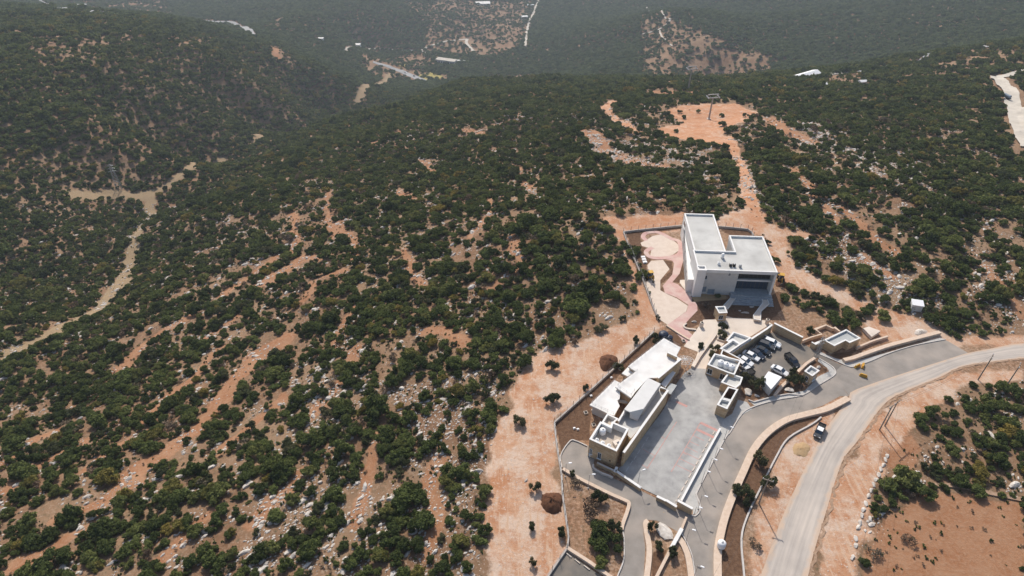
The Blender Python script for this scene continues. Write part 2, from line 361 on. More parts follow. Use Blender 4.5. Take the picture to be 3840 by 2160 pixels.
FIELD += [gl('C6', q) for q in ([(690,500),(840,490),(830,600),(690,640)],[(480,900),(650,900),(640,1000),(560,1100),(600,1180),(520,1260),(400,1200)],[(1200,400),(1400,420),(1560,600),(1400,560),(1190,500)])]
TERR = [OVS(p) for p in (
 [(1060,125),(1180,95),(1240,60),(1330,40),(1318,95),(1300,130),(1190,140)], [(1650,130),(1700,70),(1850,110),(1960,160),(1900,180),(1700,180),(1640,160)], [(900,130),(1060,128),(1110,160),(1000,180),(910,150)],
 [(1090,0),(1340,0),(1320,45),(1200,50),(1110,30)], [(640,75),(760,20),(700,70)], [(2380,130),(2576,120),(2576,160),(2400,160)], [(120,5),(420,0),(440,30),(230,40)], [(2050,190),(2200,185),(2160,215),(2060,212)],
 [(1220,185),(1330,190),(1360,205),(1240,205)], [(1630,110),(1700,150),(1720,215),(1640,200),(1620,150)], [(1720,90),(1850,120),(1965,175),(1900,195),(1780,140)], [(880,150),(1000,165),(1110,185),(1180,200),(1050,203),(930,188)], [(430,60),(600,62),(640,85),(560,76)],
)]
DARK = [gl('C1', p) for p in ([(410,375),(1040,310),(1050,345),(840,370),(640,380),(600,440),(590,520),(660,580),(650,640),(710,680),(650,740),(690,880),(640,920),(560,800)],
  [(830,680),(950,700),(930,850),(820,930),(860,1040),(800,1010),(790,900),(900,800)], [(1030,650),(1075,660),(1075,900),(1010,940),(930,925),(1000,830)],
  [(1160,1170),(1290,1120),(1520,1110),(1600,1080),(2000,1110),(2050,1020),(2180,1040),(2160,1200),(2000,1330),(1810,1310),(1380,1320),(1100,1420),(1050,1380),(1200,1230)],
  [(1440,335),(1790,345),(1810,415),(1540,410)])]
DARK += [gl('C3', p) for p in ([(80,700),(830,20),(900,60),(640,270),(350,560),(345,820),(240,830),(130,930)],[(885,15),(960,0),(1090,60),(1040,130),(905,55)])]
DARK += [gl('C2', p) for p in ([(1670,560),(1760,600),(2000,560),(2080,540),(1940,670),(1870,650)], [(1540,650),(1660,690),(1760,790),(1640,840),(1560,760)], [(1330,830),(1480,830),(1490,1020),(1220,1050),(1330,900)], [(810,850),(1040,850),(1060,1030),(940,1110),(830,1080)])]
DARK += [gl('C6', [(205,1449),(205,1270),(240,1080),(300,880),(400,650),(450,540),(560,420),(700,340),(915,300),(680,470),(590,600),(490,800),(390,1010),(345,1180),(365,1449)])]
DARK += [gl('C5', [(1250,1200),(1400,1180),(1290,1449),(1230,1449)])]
RUBBLE = [OVS(p) for p in (
 [(1000,960),(1250,900),(1300,960),(1240,1080),(1215,1200),(1220,1640),(1000,1640),(1000,1300),(1080,1200),(1010,1100)], [(700,960),(900,900),(1000,1000),(860,1130),(760,1120)], [(1460,330),(1640,360),(1790,390),(1840,500),(1700,460),(1480,400)],
 [(1130,760),(1300,740),(1330,800),(1160,830)], [(1500,710),(1590,715),(1540,800),(1480,790)], [(1980,300),(2150,330),(2300,400),(2200,420),(2000,370)], [(2200,530),(2330,540),(2340,590),(2250,600)], [(2170,640),(2260,660),(2250,720),(2180,700)], [(600,1260),(900,1150),(1000,1300),(900,1640),(600,1640)],
 [(1380,260),(1500,270),(1560,310),(1400,330)], [(2400,580),(2576,700),(2576,760),(2460,660)], [(1850,380),(1990,560),(1940,560),(1860,470)], [(1990,560),(2150,600),(2300,700),(2420,760),(2300,800),(2160,740),(2040,640)],[(2050,300),(2300,400),(2450,560),(2350,560),(2150,430)],[(2420,620),(2560,720),(2570,820),(2440,760)],[(2310,1100),(2400,1180),(2290,1200),(2230,1320),(2180,1640),(2160,1300)],
)]
BUILT = [gl('OV', p) for p in (
 [(1395,1060),(1560,905),(1660,800),(1575,575),(1720,545),(1900,565),(1960,720),(2130,800),(2240,830),(2380,850),(2576,860),(2576,930),(2330,950),(2160,1090),(2060,1260),(2040,1640),(1420,1640),(1400,1240)],)]
def polymax(polys, x, y, soft):
    out = np.zeros(x.shape)
    for P in polys:
        a = np.asarray(P); lo = a.min(0)-soft-2; hi = a.max(0)+soft+2
        k = (x > lo[0]) & (x < hi[0]) & (y > lo[1]) & (y < hi[1])
        if k.any(): out[k] = np.maximum(out[k], sstep(-soft, soft, poly_sd(P, x[k], y[k])))
    return out
def linemax(lines, x, y, soft=0.6):
    out = np.zeros(x.shape)
    for P, w in lines:
        a = np.asarray(P); lo = a.min(0)-w*2; hi = a.max(0)+w*2
        k = (x > lo[0]) & (x < hi[0]) & (y > lo[1]) & (y < hi[1])
        if k.any(): out[k] = np.maximum(out[k], 1-sstep(1-soft, 1+soft, line_d(P, x[k], y[k])/w))
    return out
VALLEY = [(P, w*0.62) for P, w in VALLEY]
STREAK = [(P, w*0.6) for P, w in STREAK if w < 16]
OPENP = [OVS(p) for p in ([(60,95),(240,88),(340,88),(330,110),(240,170),(100,175),(60,140)],[(440,95),(540,92),(530,132),(450,128)],[(660,110),(760,105),(745,160),(690,152)],[(15,70),(70,70),(62,100),(12,97)],[(1480,320),(1640,345),(1800,385),(1840,470),(1700,440),(1500,380)],[(1870,290),(2050,300),(2250,420),(2200,470),(2000,400),(1900,340)],[(1640,265),(1900,258),(1960,300),(1880,380),(1700,360),(1560,310)],[(1980,420),(2150,500),(2300,600),(2200,640),(2050,560)],[(1000,0),(1340,0),(1330,60),(1180,110),(1060,128),(1080,60)],[(1600,40),(1720,60),(1960,170),(1900,200),(1650,215),(1610,120)],[(2060,215),(2300,180),(2400,150),(2576,135),(2576,172),(2400,192),(2200,216)])]
def jitter(x, y, a=2.5, s=6.0):
    return x+(fbm(x/s, y/s, 31, 3)-0.5)*2*a, y+(fbm(x/s, y/s, 37, 3)-0.5)*2*a

# ------------------------------------------------------------------ the land: one sheet, finer near the compound
ang = np.radians(np.arange(-72, 72.01, 0.36)); rad = [22.0]
while rad[-1] < 3400: rad.append(rad[-1]*(1.0062 if rad[-1] < 1700 else 1.03))
rad = np.array(rad); AA, RR = np.meshgrid(ang, rad); gx = (np.sin(AA)*RR).ravel(); gy = (np.cos(AA)*RR).ravel(); gzz = hz(gx, gy)
nA, nR = len(ang), len(rad)
i0 = (np.arange(nR-1)[:, None]*nA+np.arange(nA-1)[None]).ravel(); quads = np.c_[i0, i0+1, i0+nA+1, i0+nA].ravel()
land_me = fast_mesh('ground', np.c_[gx, gy, gzz], quads, 4); land_me.shade_smooth()
ground = bpy.data.objects.new('ground', land_me); col.objects.link(ground); tag(ground, 'reddish rocky hillside soil under the scrub and around the buildings', 'ground', kind='structure')
jx, jy = jitter(gx, gy, 1.6, 5.0); sx_, sy_ = jitter(gx, gy, 3.2, 8.0)
m_track = np.maximum(polymax(TRACK, gx+(jx-gx)*1.6, gy+(jy-gy)*1.6, 2.5), linemax(TRACKL, jx, jy)); m_track = np.maximum(m_track, polymax(BUILT, gx, gy, 1.0)*0.42)
sx_, sy_ = jitter(gx, gy, 3.2, 8.0)
m_streak = np.maximum.reduce([linemax(STREAK, sx_, sy_), polymax(TERR, jx, jy, 12)*0.42, polymax(OPENP, jx, jy, 10)*0.25]); m_field = polymax(FIELD, jx, jy, 2.0)
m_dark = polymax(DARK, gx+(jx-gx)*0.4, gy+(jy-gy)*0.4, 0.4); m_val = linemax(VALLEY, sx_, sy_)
ca = land_me.color_attributes.new('mask', 'FLOAT_COLOR', 'POINT'); ca.data.foreach_set('color', np.c_[m_track, np.maximum(m_streak*0.78, m_field), m_dark, m_val].astype(np.float32).ravel())
rub = polymax(RUBBLE, jx, jy, 3.0)
oc = np.maximum(linemax(TRACKL, jx, jy), polymax([TRACK[1], TRACK[3]], jx, jy, 3.0)); at = land_me.attributes.new('ochre', 'FLOAT', 'POINT'); at.data.foreach_set('value', oc.astype(np.float32))
at = land_me.attributes.new('rubble', 'FLOAT', 'POINT'); at.data.foreach_set('value', rub.astype(np.float32))

def ground_material():
    m = bpy.data.materials.new('hillside_soil'); m.use_nodes = True; nt = m.node_tree; n = nt.nodes; l = nt.links; b = n['Principled BSDF']
    b.inputs['Roughness'].default_value = 0.95; b.inputs['Specular IOR Level'].default_value = 0.1
    geo = n.new('ShaderNodeNewGeometry'); pos = geo.outputs['Position']
    def noise(scale, det=4, rough=0.6):
        t = n.new('ShaderNodeTexNoise'); t.inputs['Scale'].default_value = scale; t.inputs['Detail'].default_value = det; t.inputs['Roughness'].default_value = rough; l.new(pos, t.inputs['Vector']); return t.outputs['Fac']
    def ramp(src, a, b_, c0=(0, 0, 0), c1=(1, 1, 1)):
        r = n.new('ShaderNodeValToRGB'); r.color_ramp.elements[0].position = a; r.color_ramp.elements[1].position = b_
        r.color_ramp.elements[0].color = (*c0, 1); r.color_ramp.elements[1].color = (*c1, 1); l.new(src, r.inputs['Fac']); return r.outputs['Color']
    def mix(f, a, b_):
        x = n.new('ShaderNodeMix'); x.data_type = 'RGBA'
        for s_, i in ((f, 0), (a, 6), (b_, 7)):
            if isinstance(s_, tuple): x.inputs[i].default_value = (*s_, 1)
            elif isinstance(s_, float): x.inputs[i].default_value = s_
            else: l.new(s_, x.inputs[i])
        return x.outputs[2]
    def math_(op, a, b_):
        x = n.new('ShaderNodeMath'); x.operation = op
        for i, s_ in enumerate((a, b_)):
            if isinstance(s_, (int, float)): x.inputs[i].default_value = s_
            else: l.new(s_, x.inputs[i])
        return x.outputs[0]
    at_ = n.new('ShaderNodeVertexColor'); at_.layer_name = 'mask'; sp = n.new('ShaderNodeSeparateColor'); l.new(at_.outputs['Color'], sp.inputs['Color'])
    fine = noise(1.3, 6, 0.7); mid = noise(0.22, 5); big = noise(0.03, 4)
    def edge(src, k=0.8):
        a = math_('ADD', src, math_('MULTIPLY', math_('SUBTRACT', fine, 0.5), k)); return ramp(a, 0.35, 0.65)
    soil = mix(ramp(mid, 0.35, 0.65), (0.150, 0.082, 0.046), (0.245, 0.142, 0.082)); soil = mix(ramp(big, 0.4, 0.62), soil, (0.255, 0.165, 0.10))
    soil = mix(ramp(fine, 0.5, 0.72), soil, (0.335, 0.24, 0.17)); soil = mix(ramp(noise(0.7, 6, 0.75), 0.54, 0.68), soil, (0.10, 0.085, 0.05))
    red = mix(ramp(mid, 0.35, 0.7), (0.285, 0.132, 0.065), (0.345, 0.19, 0.108)); red = mix(ramp(fine, 0.45, 0.8), red, (0.38, 0.235, 0.15))
    mpn = n.new('ShaderNodeMapping'); mpn.inputs['Scale'].default_value = (1.1, 0.10, 1.0); mpn.inputs['Rotation'].default_value = (0, 0, -0.18); l.new(pos, mpn.inputs['Vector'])
    ruts = n.new('ShaderNodeTexNoise'); ruts.inputs['Scale'].default_value = 1.0; ruts.inputs['Detail'].default_value = 4; l.new(mpn.outputs[0], ruts.inputs['Vector'])
    orange = mix(ramp(mid, 0.38, 0.60), (0.41, 0.20, 0.105), (0.50, 0.305, 0.195)); orange = mix(ramp(noise(0.10, 6, 0.75), 0.47, 0.58), orange, (0.54, 0.405, 0.31))
    orange = mix(ramp(ruts.outputs['Fac'], 0.54, 0.64), orange, (0.52, 0.35, 0.24)); orange = mix(ramp(noise(1.0, 6, 0.8), 0.54, 0.65), orange, (0.58, 0.455, 0.365)); orange = mix(ramp(noise(2.4, 5, 0.75), 0.58, 0.68), orange, (0.33, 0.18, 0.11)); orange = mix(ramp(noise(0.33, 6, 0.8), 0.61, 0.68), orange, (0.45, 0.41, 0.37))
    ocn = n.new('ShaderNodeAttribute'); ocn.attribute_name = 'ochre'; orange = mix(math_('MULTIPLY', ocn.outputs['Fac'], ramp(noise(0.35, 6, 0.8), 0.36, 0.58)), orange, (0.43, 0.205, 0.105))
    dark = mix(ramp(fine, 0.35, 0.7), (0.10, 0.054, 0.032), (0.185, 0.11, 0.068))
    val = mix(ramp(fine, 0.35, 0.7), (0.25, 0.175, 0.10), (0.33, 0.245, 0.155))
    c = mix(edge(sp.outputs['Green'], 0.9), soil, red); c = mix(edge(at_.outputs['Alpha'], 1.1), c, val)
    rb = n.new('ShaderNodeAttribute'); rb.attribute_name = 'rubble'
    vor = n.new('ShaderNodeTexVoronoi'); vor.inputs['Scale'].default_value = 1.9; vor.distance = 'MINKOWSKI'; vor.inputs['Exponent'].default_value = 0.8
    dn = n.new('ShaderNodeTexNoise'); dn.inputs['Scale'].default_value = 2.2; l.new(pos, dn.inputs['Vector']); dm = n.new('ShaderNodeMix'); dm.data_type = 'RGBA'; dm.inputs[0].default_value = 0.35; l.new(pos, dm.inputs[6]); l.new(dn.outputs['Color'], dm.inputs[7]); l.new(dm.outputs[2], vor.inputs['Vector'])
    chips = math_('MULTIPLY', ramp(vor.outputs['Distance'], 0.18, 0.30, (1, 1, 1), (0, 0, 0)), ramp(math_('ADD', rb.outputs['Fac'], math_('MULTIPLY', math_('SUBTRACT', mid, 0.5), 1.6)), 0.3, 0.8))
    c = mix(chips, c, (0.55, 0.48, 0.41))
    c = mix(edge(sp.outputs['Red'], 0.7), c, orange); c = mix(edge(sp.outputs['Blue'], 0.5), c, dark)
    l.new(c, b.inputs['Base Color'])
    bp = n.new('ShaderNodeBump'); bp.inputs['Strength'].default_value = 0.7; bp.inputs['Distance'].default_value = 0.25
    l.new(math_('ADD', fine, math_('MULTIPLY', noise(5.0, 4), 0.4)), bp.inputs['Height']); l.new(bp.outputs['Normal'], b.inputs['Normal'])
    return m
land_me.materials.append(ground_material())

# ------------------------------------------------------------------ vegetation prototypes
def unit(a): return a/np.maximum(np.linalg.norm(a, axis=1, keepdims=True), 1e-6)
def crown_mesh(name, seed, leaves, size, lobes, m, flat=0.8, open_=0.0):
    """crown of a shrubby oak, about 1 m radius and 1.5 m tall: leaf sprays over lobes plus dark inner boughs"""
    r = np.random.default_rng(seed); a = r.uniform(0, 6.283, lobes); q = np.sqrt(r.uniform(0.02, 0.62, lobes))
    C = np.c_[np.cos(a)*q, np.sin(a)*q, 0.45+(1-q)*0.42*r.uniform(0.5, 1.3, lobes)]; rad_ = r.uniform(0.28, 0.46, lobes)*(1.15-0.35*q)
    pick = r.choice(lobes, leaves, p=rad_**2/np.sum(rad_**2)); d = unit(r.normal(size=(leaves, 3))+np.array([0, 0, 0.35]))
    pos = C[pick]+d*(rad_[pick]*r.uniform(0.72, 1.12, leaves))[:, None]*np.array([1, 1, flat]); pos[:, 2] = np.maximum(pos[:, 2], 0.06)
    nrm = unit(d+r.normal(size=(leaves, 3))*0.55); t = unit(np.cross(nrm, r.normal(size=(leaves, 3)))); bt = np.cross(nrm, t)
    s = size*r.uniform(0.6, 1.35, leaves)[:, None]; bend = nrm*s*0.25
    V = np.stack([pos-t*s-bt*s*0.55-bend, pos+t*s*0.2-bt*s*0.75, pos+t*s+bt*s*0.5-bend, pos-t*s*0.25+bt*s*0.8], 1).reshape(-1, 3); F = np.arange(leaves*4)
    bm = bmesh.new()
    if not open_:
        for c, q_ in zip(C, rad_):
            mm = Matrix.Translation(Vector(c)) @ Matrix.Diagonal((q_*0.8, q_*0.8, q_*0.66, 1))
            bmesh.ops.create_icosphere(bm, subdivisions=1, radius=1.0, matrix=mm)
    cv = np.array([v.co[:] for v in bm.verts]).reshape(-1, 3); cv = cv+r.normal(size=cv.shape)*0.02; cf = [tuple(v.index for v in f.verts) for f in bm.faces] if len(bm.verts) else []
    bm.verts.ensure_lookup_table(); bm.free()
    n0 = len(V); me = bpy.data.meshes.new(name)
    me.from_pydata([tuple(v) for v in np.r_[V, cv]] if len(cv) else [tuple(v) for v in V], [], [tuple(F[i:i+4]) for i in range(0, len(F), 4)]+[tuple(n0+q for q in f) for f in cf])
    me.update(); me.materials.append(M[m]); return me
def trunk_mesh(name, seed, tall=0.55):
    r = random.Random(seed); b = MB()
    for k in range(r.randint(2, 3)):
        a = r.uniform(0, 6.28); p0 = Vector((0.05*math.cos(a), 0.05*math.sin(a), -0.12)); p1 = Vector((0.14*math.cos(a), 0.14*math.sin(a), tall*0.5)); p2 = Vector((0.34*math.cos(a), 0.34*math.sin(a), tall+0.15))
        b.tube(p0, p1, 0.07, 0.05, 6); b.tube(p1, p2, 0.05, 0.025, 5)
    me = bpy.data.meshes.new(name); me.from_pydata(b.v, [], b.f); me.update(); me.materials.append(M['bark']); return me
CROWN_HI = [crown_mesh('crown', 20+i, 900, 0.085, 9+i % 4, 'leaf') for i in range(6)]
CROWN_MID = [crown_mesh('crown', 40+i, 230, 0.16, 7, 'leaf') for i in range(5)]
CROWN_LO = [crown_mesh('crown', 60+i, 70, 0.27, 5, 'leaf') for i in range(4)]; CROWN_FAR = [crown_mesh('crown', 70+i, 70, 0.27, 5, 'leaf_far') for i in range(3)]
CROWN_OLIVE = [crown_mesh('crown', 80+i, 620, 0.085, 8, 'olive', 0.9) for i in range(3)]
CROWN_DRY = [crown_mesh('crown', 90+i, 260, 0.09, 6, 'dry', 0.7, 1.0) for i in range(2)]
TRUNKS = [trunk_mesh('trunk', i) for i in range(3)]; TRUNK_TALL = [trunk_mesh('trunk', 9+i, 0.62) for i in range(2)]
def rock_mesh(seed, sub=2):
    r = np.random.default_rng(seed); bm = bmesh.new(); bmesh.ops.create_icosphere(bm, subdivisions=sub, radius=1.0)
    pl = [(unit(r.normal(size=(1, 3)))[0], r.uniform(0.55, 0.85)) for _ in range(9)]
    for v in bm.verts:
        p = np.array(v.co)
        for nn, dd in pl:
            k = p@nn-dd
            if k > 0: p = p-nn*k
        p = p*np.array([1.0, 0.75, 0.6])*(1+r.normal()*0.035); v.co = p
    me = bpy.data.meshes.new('rock'); bm.to_mesh(me); bm.free(); me.materials.append(M['rock']); return me
ROCKS = [rock_mesh(100+i) for i in range(5)]; ROCKS_LO = [rock_mesh(120+i, 1) for i in range(4)]

def scatter(name, pts, rz, sc, idx, protos, label, cat, aspect=None):
    """one object of uncountable members: instances of prototypes on points, by geometry nodes"""
    pc = bpy.data.collections.new(name+'_kinds')
    for i, me in enumerate(protos):
        o = bpy.data.objects.new('%s_kind_%02d' % (name, i), me); pc.objects.link(o)
    me = bpy.data.meshes.new(name); me.vertices.add(len(pts)); me.vertices.foreach_set('co', np.asarray(pts, np.float32).ravel())
    sc = np.asarray(sc); sc3 = np.c_[sc, sc, sc*(aspect if aspect is not None else 1.0)] if sc.ndim == 1 else sc
    rot = np.c_[np.zeros((len(pts), 2)), rz] if np.ndim(rz) == 1 else rz
    for nm, ty, key, arr in (('rot', 'FLOAT_VECTOR', 'vector', rot), ('scl', 'FLOAT_VECTOR', 'vector', sc3), ('pick', 'INT', 'value', idx)):
        a = me.attributes.new(nm, ty, 'POINT'); a.data.foreach_set(key, np.asarray(arr, np.int32 if ty == 'INT' else np.float32).ravel())
    o = bpy.data.objects.new(name, me); col.objects.link(o)
    ng = bpy.data.node_groups.new(name, 'GeometryNodeTree'); ng.interface.new_socket('Geometry', in_out='INPUT', socket_type='NodeSocketGeometry'); ng.interface.new_socket('Geometry', in_out='OUTPUT', socket_type='NodeSocketGeometry')
    n = ng.nodes; l = ng.links; gi = n.new('NodeGroupInput'); go = n.new('NodeGroupOutput'); ip = n.new('GeometryNodeInstanceOnPoints'); m2p = n.new('GeometryNodeMeshToPoints'); ci = n.new('GeometryNodeCollectionInfo')
    ci.inputs['Collection'].default_value = pc; ci.inputs['Separate Children'].default_value = True; ci.inputs['Reset Children'].default_value = True
    def attr(nm, ty):
        a = n.new('GeometryNodeInputNamedAttribute'); a.data_type = ty; a.inputs['Name'].default_value = nm; return a.outputs['Attribute']
    ip.inputs['Pick Instance'].default_value = True
    l.new(gi.outputs[0], m2p.inputs['Mesh']); l.new(m2p.outputs[0], ip.inputs['Points']); l.new(ci.outputs[0], ip.inputs['Instance']); l.new(attr('pick', 'INT'), ip.inputs['Instance Index'])
    l.new(attr('scl', 'FLOAT_VECTOR'), ip.inputs['Scale'])
    e2r = n.new('FunctionNodeEulerToRotation'); l.new(attr('rot', 'FLOAT_VECTOR'), e2r.inputs[0]); l.new(e2r.outputs[0], ip.inputs['Rotation'])
    l.new(ip.outputs[0], go.inputs[0]); md = o.modifiers.new('scatter', 'NODES'); md.node_group = ng
    return tag(o, label, cat, kind='stuff')

# ------------------------------------------------------------------ where the scrub grows
def candidates(rmin, rmax, step, amax=66):
    n = int(rmax/step)+2; xs = np.arange(-n, n+1)*step; ys = np.arange(int(30/step), n+1)*step
    X, Y = np.meshgrid(xs, ys); X = X.ravel(); Y = Y.ravel(); r_ = np.hypot(X, Y); k = (r_ >= rmin) & (r_ < rmax) & (np.abs(np.degrees(np.arctan2(X, Y))) < amax)
    X, Y = X[k], Y[k]; X = X+rng.uniform(-.5, .5, len(X))*step*0.95; Y = Y+rng.uniform(-.5, .5, len(Y))*step*0.95; return X, Y
ROADCLEAR = []          # filled by the roads before planting
def bare(x, y):
    a, b_ = jitter(x, y, 1.6, 5.0); c_, d_ = jitter(x, y, 3.2, 8.0)
    v = np.maximum.reduce([polymax(TRACK, a, b_, 1.0), linemax(TRACKL, a, b_, 0.2), linemax(STREAK, c_, d_, 0.5)*0.93, polymax(OPENP, a, b_, 10)*0.62, polymax(FIELD, a, b_, 1.0), polymax(TERR, a, b_, 10.0)*0.74, linemax(VALLEY, c_, d_, 0.4)*0.96, polymax(BUILT, x, y, 0.5)])
    return np.maximum(v, linemax(ROADCLEAR, x, y, 0.1)) if ROADCLEAR else v
def openness(x, y):
    """0 = closed scrub, 1 = open ground, by district"""
    u, v, _ = project(x, y, hz(x, y))
    near = sstep(330, 180, np.hypot(x, y)); o = 0.22+0.13*near
    o = o+0.03*sstep(2700, 3100, u)*sstep(900, 600, np.hypot(x, y))
    o = o-0.40*sstep(430, 640, np.hypot(x, y))
    o = o-0.26*sstep(6, 40, np.interp(y, [100, 204, 260, 341, 470, 640, 920], [-176, -176, -189, -226, -252, -248, -200])-x)
    return np.clip(o, -0.32, 1)
def grow(x, y, thin=0.0):
    nz = fbm(x/6.5, y/6.5, 51, 3); nz2 = fbm((x*0.8+y*0.6)/26, (-x*0.6+y*0.8)/8, 57, 3)
    f = 0.36*nz+0.40*nz2+0.24*(0.5+(rng.random(len(x))-0.5)*0.9)
    return (f > 0.33+0.42*openness(x, y)+thin-0.06) & (bare(x, y) < rng.uniform(0.25, 0.9, len(x)))
CROPS.update({'zG': (2540, 780, 4.264), 'zH': (2200, 1380, 5.573), 'zI': (2560, 1160, 6.587), 'zK': (2280, 1100, 7.246)})
# ------------------------------------------------------------------ built materials
def stone_mat(name, a, b, mortar):
    m = bpy.data.materials.new(name); m.use_nodes = True; n = m.node_tree.nodes; l = m.node_tree.links; p = n['Principled BSDF']; p.inputs['Roughness'].default_value = 0.85; p.inputs['Specular IOR Level'].default_value = 0.2
    geo = n.new('ShaderNodeNewGeometry'); sx = n.new('ShaderNodeSeparateXYZ'); l.new(geo.outputs['Position'], sx.inputs[0])
    ad = n.new('ShaderNodeMath'); ad.operation = 'ADD'; l.new(sx.outputs['X'], ad.inputs[0]); l.new(sx.outputs['Y'], ad.inputs[1])
    cx = n.new('ShaderNodeCombineXYZ'); l.new(ad.outputs[0], cx.inputs['X']); l.new(sx.outputs['Z'], cx.inputs['Y'])
    br = n.new('ShaderNodeTexBrick'); br.inputs['Scale'].default_value = 1.0; br.inputs['Color1'].default_value = (*a, 1); br.inputs['Color2'].default_value = (*b, 1); br.inputs['Mortar'].default_value = (*mortar, 1)
    br.inputs['Brick Width'].default_value = 0.55; br.inputs['Row Height'].default_value = 0.28; br.inputs['Mortar Size'].default_value = 0.012; br.inputs['Bias'].default_value = 0.0
    l.new(cx.outputs[0], br.inputs['Vector'])
    tx = n.new('ShaderNodeTexNoise'); tx.inputs['Scale'].default_value = 0.8; tx.inputs['Detail'].default_value = 5; l.new(geo.outputs['Position'], tx.inputs['Vector'])
    mr = n.new('ShaderNodeMapRange'); mr.inputs['To Min'].default_value = 0.62; mr.inputs['To Max'].default_value = 1.35; l.new(tx.outputs['Fac'], mr.inputs['Value'])
    mx = n.new('ShaderNodeMix'); mx.data_type = 'RGBA'; mx.blend_type = 'MULTIPLY'; mx.inputs[0].default_value = 1; l.new(br.outputs['Color'], mx.inputs[6]); l.new(mr.outputs[0], mx.inputs[7]); l.new(mx.outputs[2], p.inputs['Base Color'])
    bp = n.new('ShaderNodeBump'); bp.inputs['Strength'].default_value = 0.6; bp.inputs['Distance'].default_value = 0.05; l.new(br.outputs['Fac'], bp.inputs['Height']); bp.invert = True; l.new(bp.outputs['Normal'], p.inputs['Normal'])
    return m
M['stone'] = stone_mat('honey_stone', (0.50, 0.33, 0.18), (0.62, 0.46, 0.29), (0.40, 0.32, 0.24))
M['tanwall'] = mat('tan_wall_stone', (0.56, 0.42, 0.31), 0.9, (0.66, 0.53, 0.42), 1.2, 0.3, 6)
M['white'] = mat('white_render', (0.70, 0.685, 0.655), 0.75, (0.77, 0.755, 0.73), 0.6, detail=8)
M['whiteroof'] = mat('white_roof_coat', (0.68, 0.665, 0.635), 0.7, (0.755, 0.74, 0.715), 0.4, 0.1, 3, detail=8, var2=(0.62, 0.60, 0.57), scale2=0.35)
M['greyroof'] = mat('grey_screed_roof', (0.47, 0.462, 0.435), 0.85, (0.60, 0.59, 0.555), 0.4, 0.15, 4, detail=8, var2=(0.41, 0.40, 0.375), scale2=0.2)
M['dullroof'] = mat('dull_grey_roof', (0.36, 0.37, 0.36), 0.85, (0.46, 0.47, 0.46), 0.6)
M['greywall'] = mat('pale_grey_render', (0.52, 0.50, 0.47), 0.85, (0.60, 0.58, 0.55), 0.8)
M['concrete'] = mat('courtyard_concrete', (0.26, 0.254, 0.243), 0.8, (0.40, 0.39, 0.372), 0.5, 0.25, 6, detail=9, var2=(0.44, 0.428, 0.405), scale2=0.22)
M['asphalt'] = mat('drive_asphalt', (0.225, 0.20, 0.175), 0.85, (0.29, 0.26, 0.23), 0.5, 0.2, 8, detail=8, var2=(0.36, 0.31, 0.265), scale2=0.12)
M['lotasphalt'] = mat('car_park_asphalt', (0.135, 0.122, 0.108), 0.85, (0.18, 0.162, 0.14), 0.5, 0.2, 8, detail=8, var2=(0.24, 0.20, 0.16), scale2=0.2)
M['road'] = mat('bleached_road_asphalt', (0.385, 0.345, 0.315), 0.85, (0.45, 0.405, 0.37), 0.22, 0.15, 8, detail=8, var2=(0.50, 0.44, 0.39), scale2=0.07)
M['farroad'] = mat('grey_valley_road', (0.27, 0.27, 0.265), 0.85, (0.33, 0.325, 0.315), 0.1)
M['farpath'] = mat('pale_far_path', (0.46, 0.41, 0.34), 0.9, (0.54, 0.49, 0.42), 0.1)
M['pave'] = mat('pale_plaza_paving', (0.62, 0.53, 0.44), 0.8, (0.72, 0.63, 0.54), 0.5, 0.15, 5, var2=(0.56, 0.48, 0.40), scale2=0.25)
M['walk'] = mat('grey_pavement', (0.40, 0.39, 0.365), 0.85, (0.50, 0.485, 0.455), 1.0, 0.2, 8)
M['pink'] = mat('pink_rubber_path', (0.50, 0.285, 0.25), 0.85, (0.58, 0.40, 0.35), 0.5, 0.1, 8, detail=8, var2=(0.58, 0.44, 0.38), scale2=0.3)
M['paledirt'] = mat('pale_compacted_dirt', (0.58, 0.47, 0.38), 0.9, (0.66, 0.56, 0.47), 0.6, 0.2, 6)
M['platform'] = mat('blue_grey_platform', (0.26, 0.28, 0.30), 0.8, (0.40, 0.42, 0.43), 1.5)
M['tanpatch'] = mat('tan_earth_bank', (0.38, 0.25, 0.13), 0.95, (0.46, 0.32, 0.18), 0.9, 0.3, 5)
M['redpaint'] = mat('faded_red_paint', (0.52, 0.24, 0.20), 0.8, (0.48, 0.33, 0.30), 2.5)
M['whitepaint'] = mat('faded_white_paint', (0.50, 0.50, 0.50), 0.8, (0.62, 0.62, 0.62), 2.5)
M['kerb'] = mat('kerb_concrete', (0.48, 0.44, 0.40), 0.85, (0.58, 0.54, 0.50), 1.2, 0.2, 8)
M['fencewall'] = mat('fence_concrete', (0.36, 0.32, 0.285), 0.9, (0.46, 0.42, 0.38), 0.9, 0.3, 6)
M['steel'] = mat('galvanised_steel', (0.35, 0.36, 0.37), 0.5, metallic=0.6)
M['darksteel'] = mat('dark_steel', (0.09, 0.08, 0.075), 0.6, metallic=0.4)
M['glass'] = mat('dark_blue_glass', (0.035, 0.055, 0.085), 0.12, spec=0.6)
M['bluepanel'] = mat('blue_grey_shutter', (0.20, 0.25, 0.30), 0.6)
M['dark'] = mat('dark_opening', (0.03, 0.028, 0.026), 0.9)
M['plastic'] = mat('white_tank_plastic', (0.82, 0.81, 0.80), 0.5)
M['bluetank'] = mat('dark_blue_plastic', (0.018, 0.028, 0.055), 0.45)
M['yellow'] = mat('yellow_machine_paint', (0.60, 0.34, 0.04), 0.5, (0.50, 0.28, 0.04), 2.0)
M['tyre'] = mat('black_rubber', (0.02, 0.02, 0.02), 0.9)
M['rim'] = mat('grey_wheel_rim', (0.45, 0.45, 0.46), 0.35, metallic=0.6)
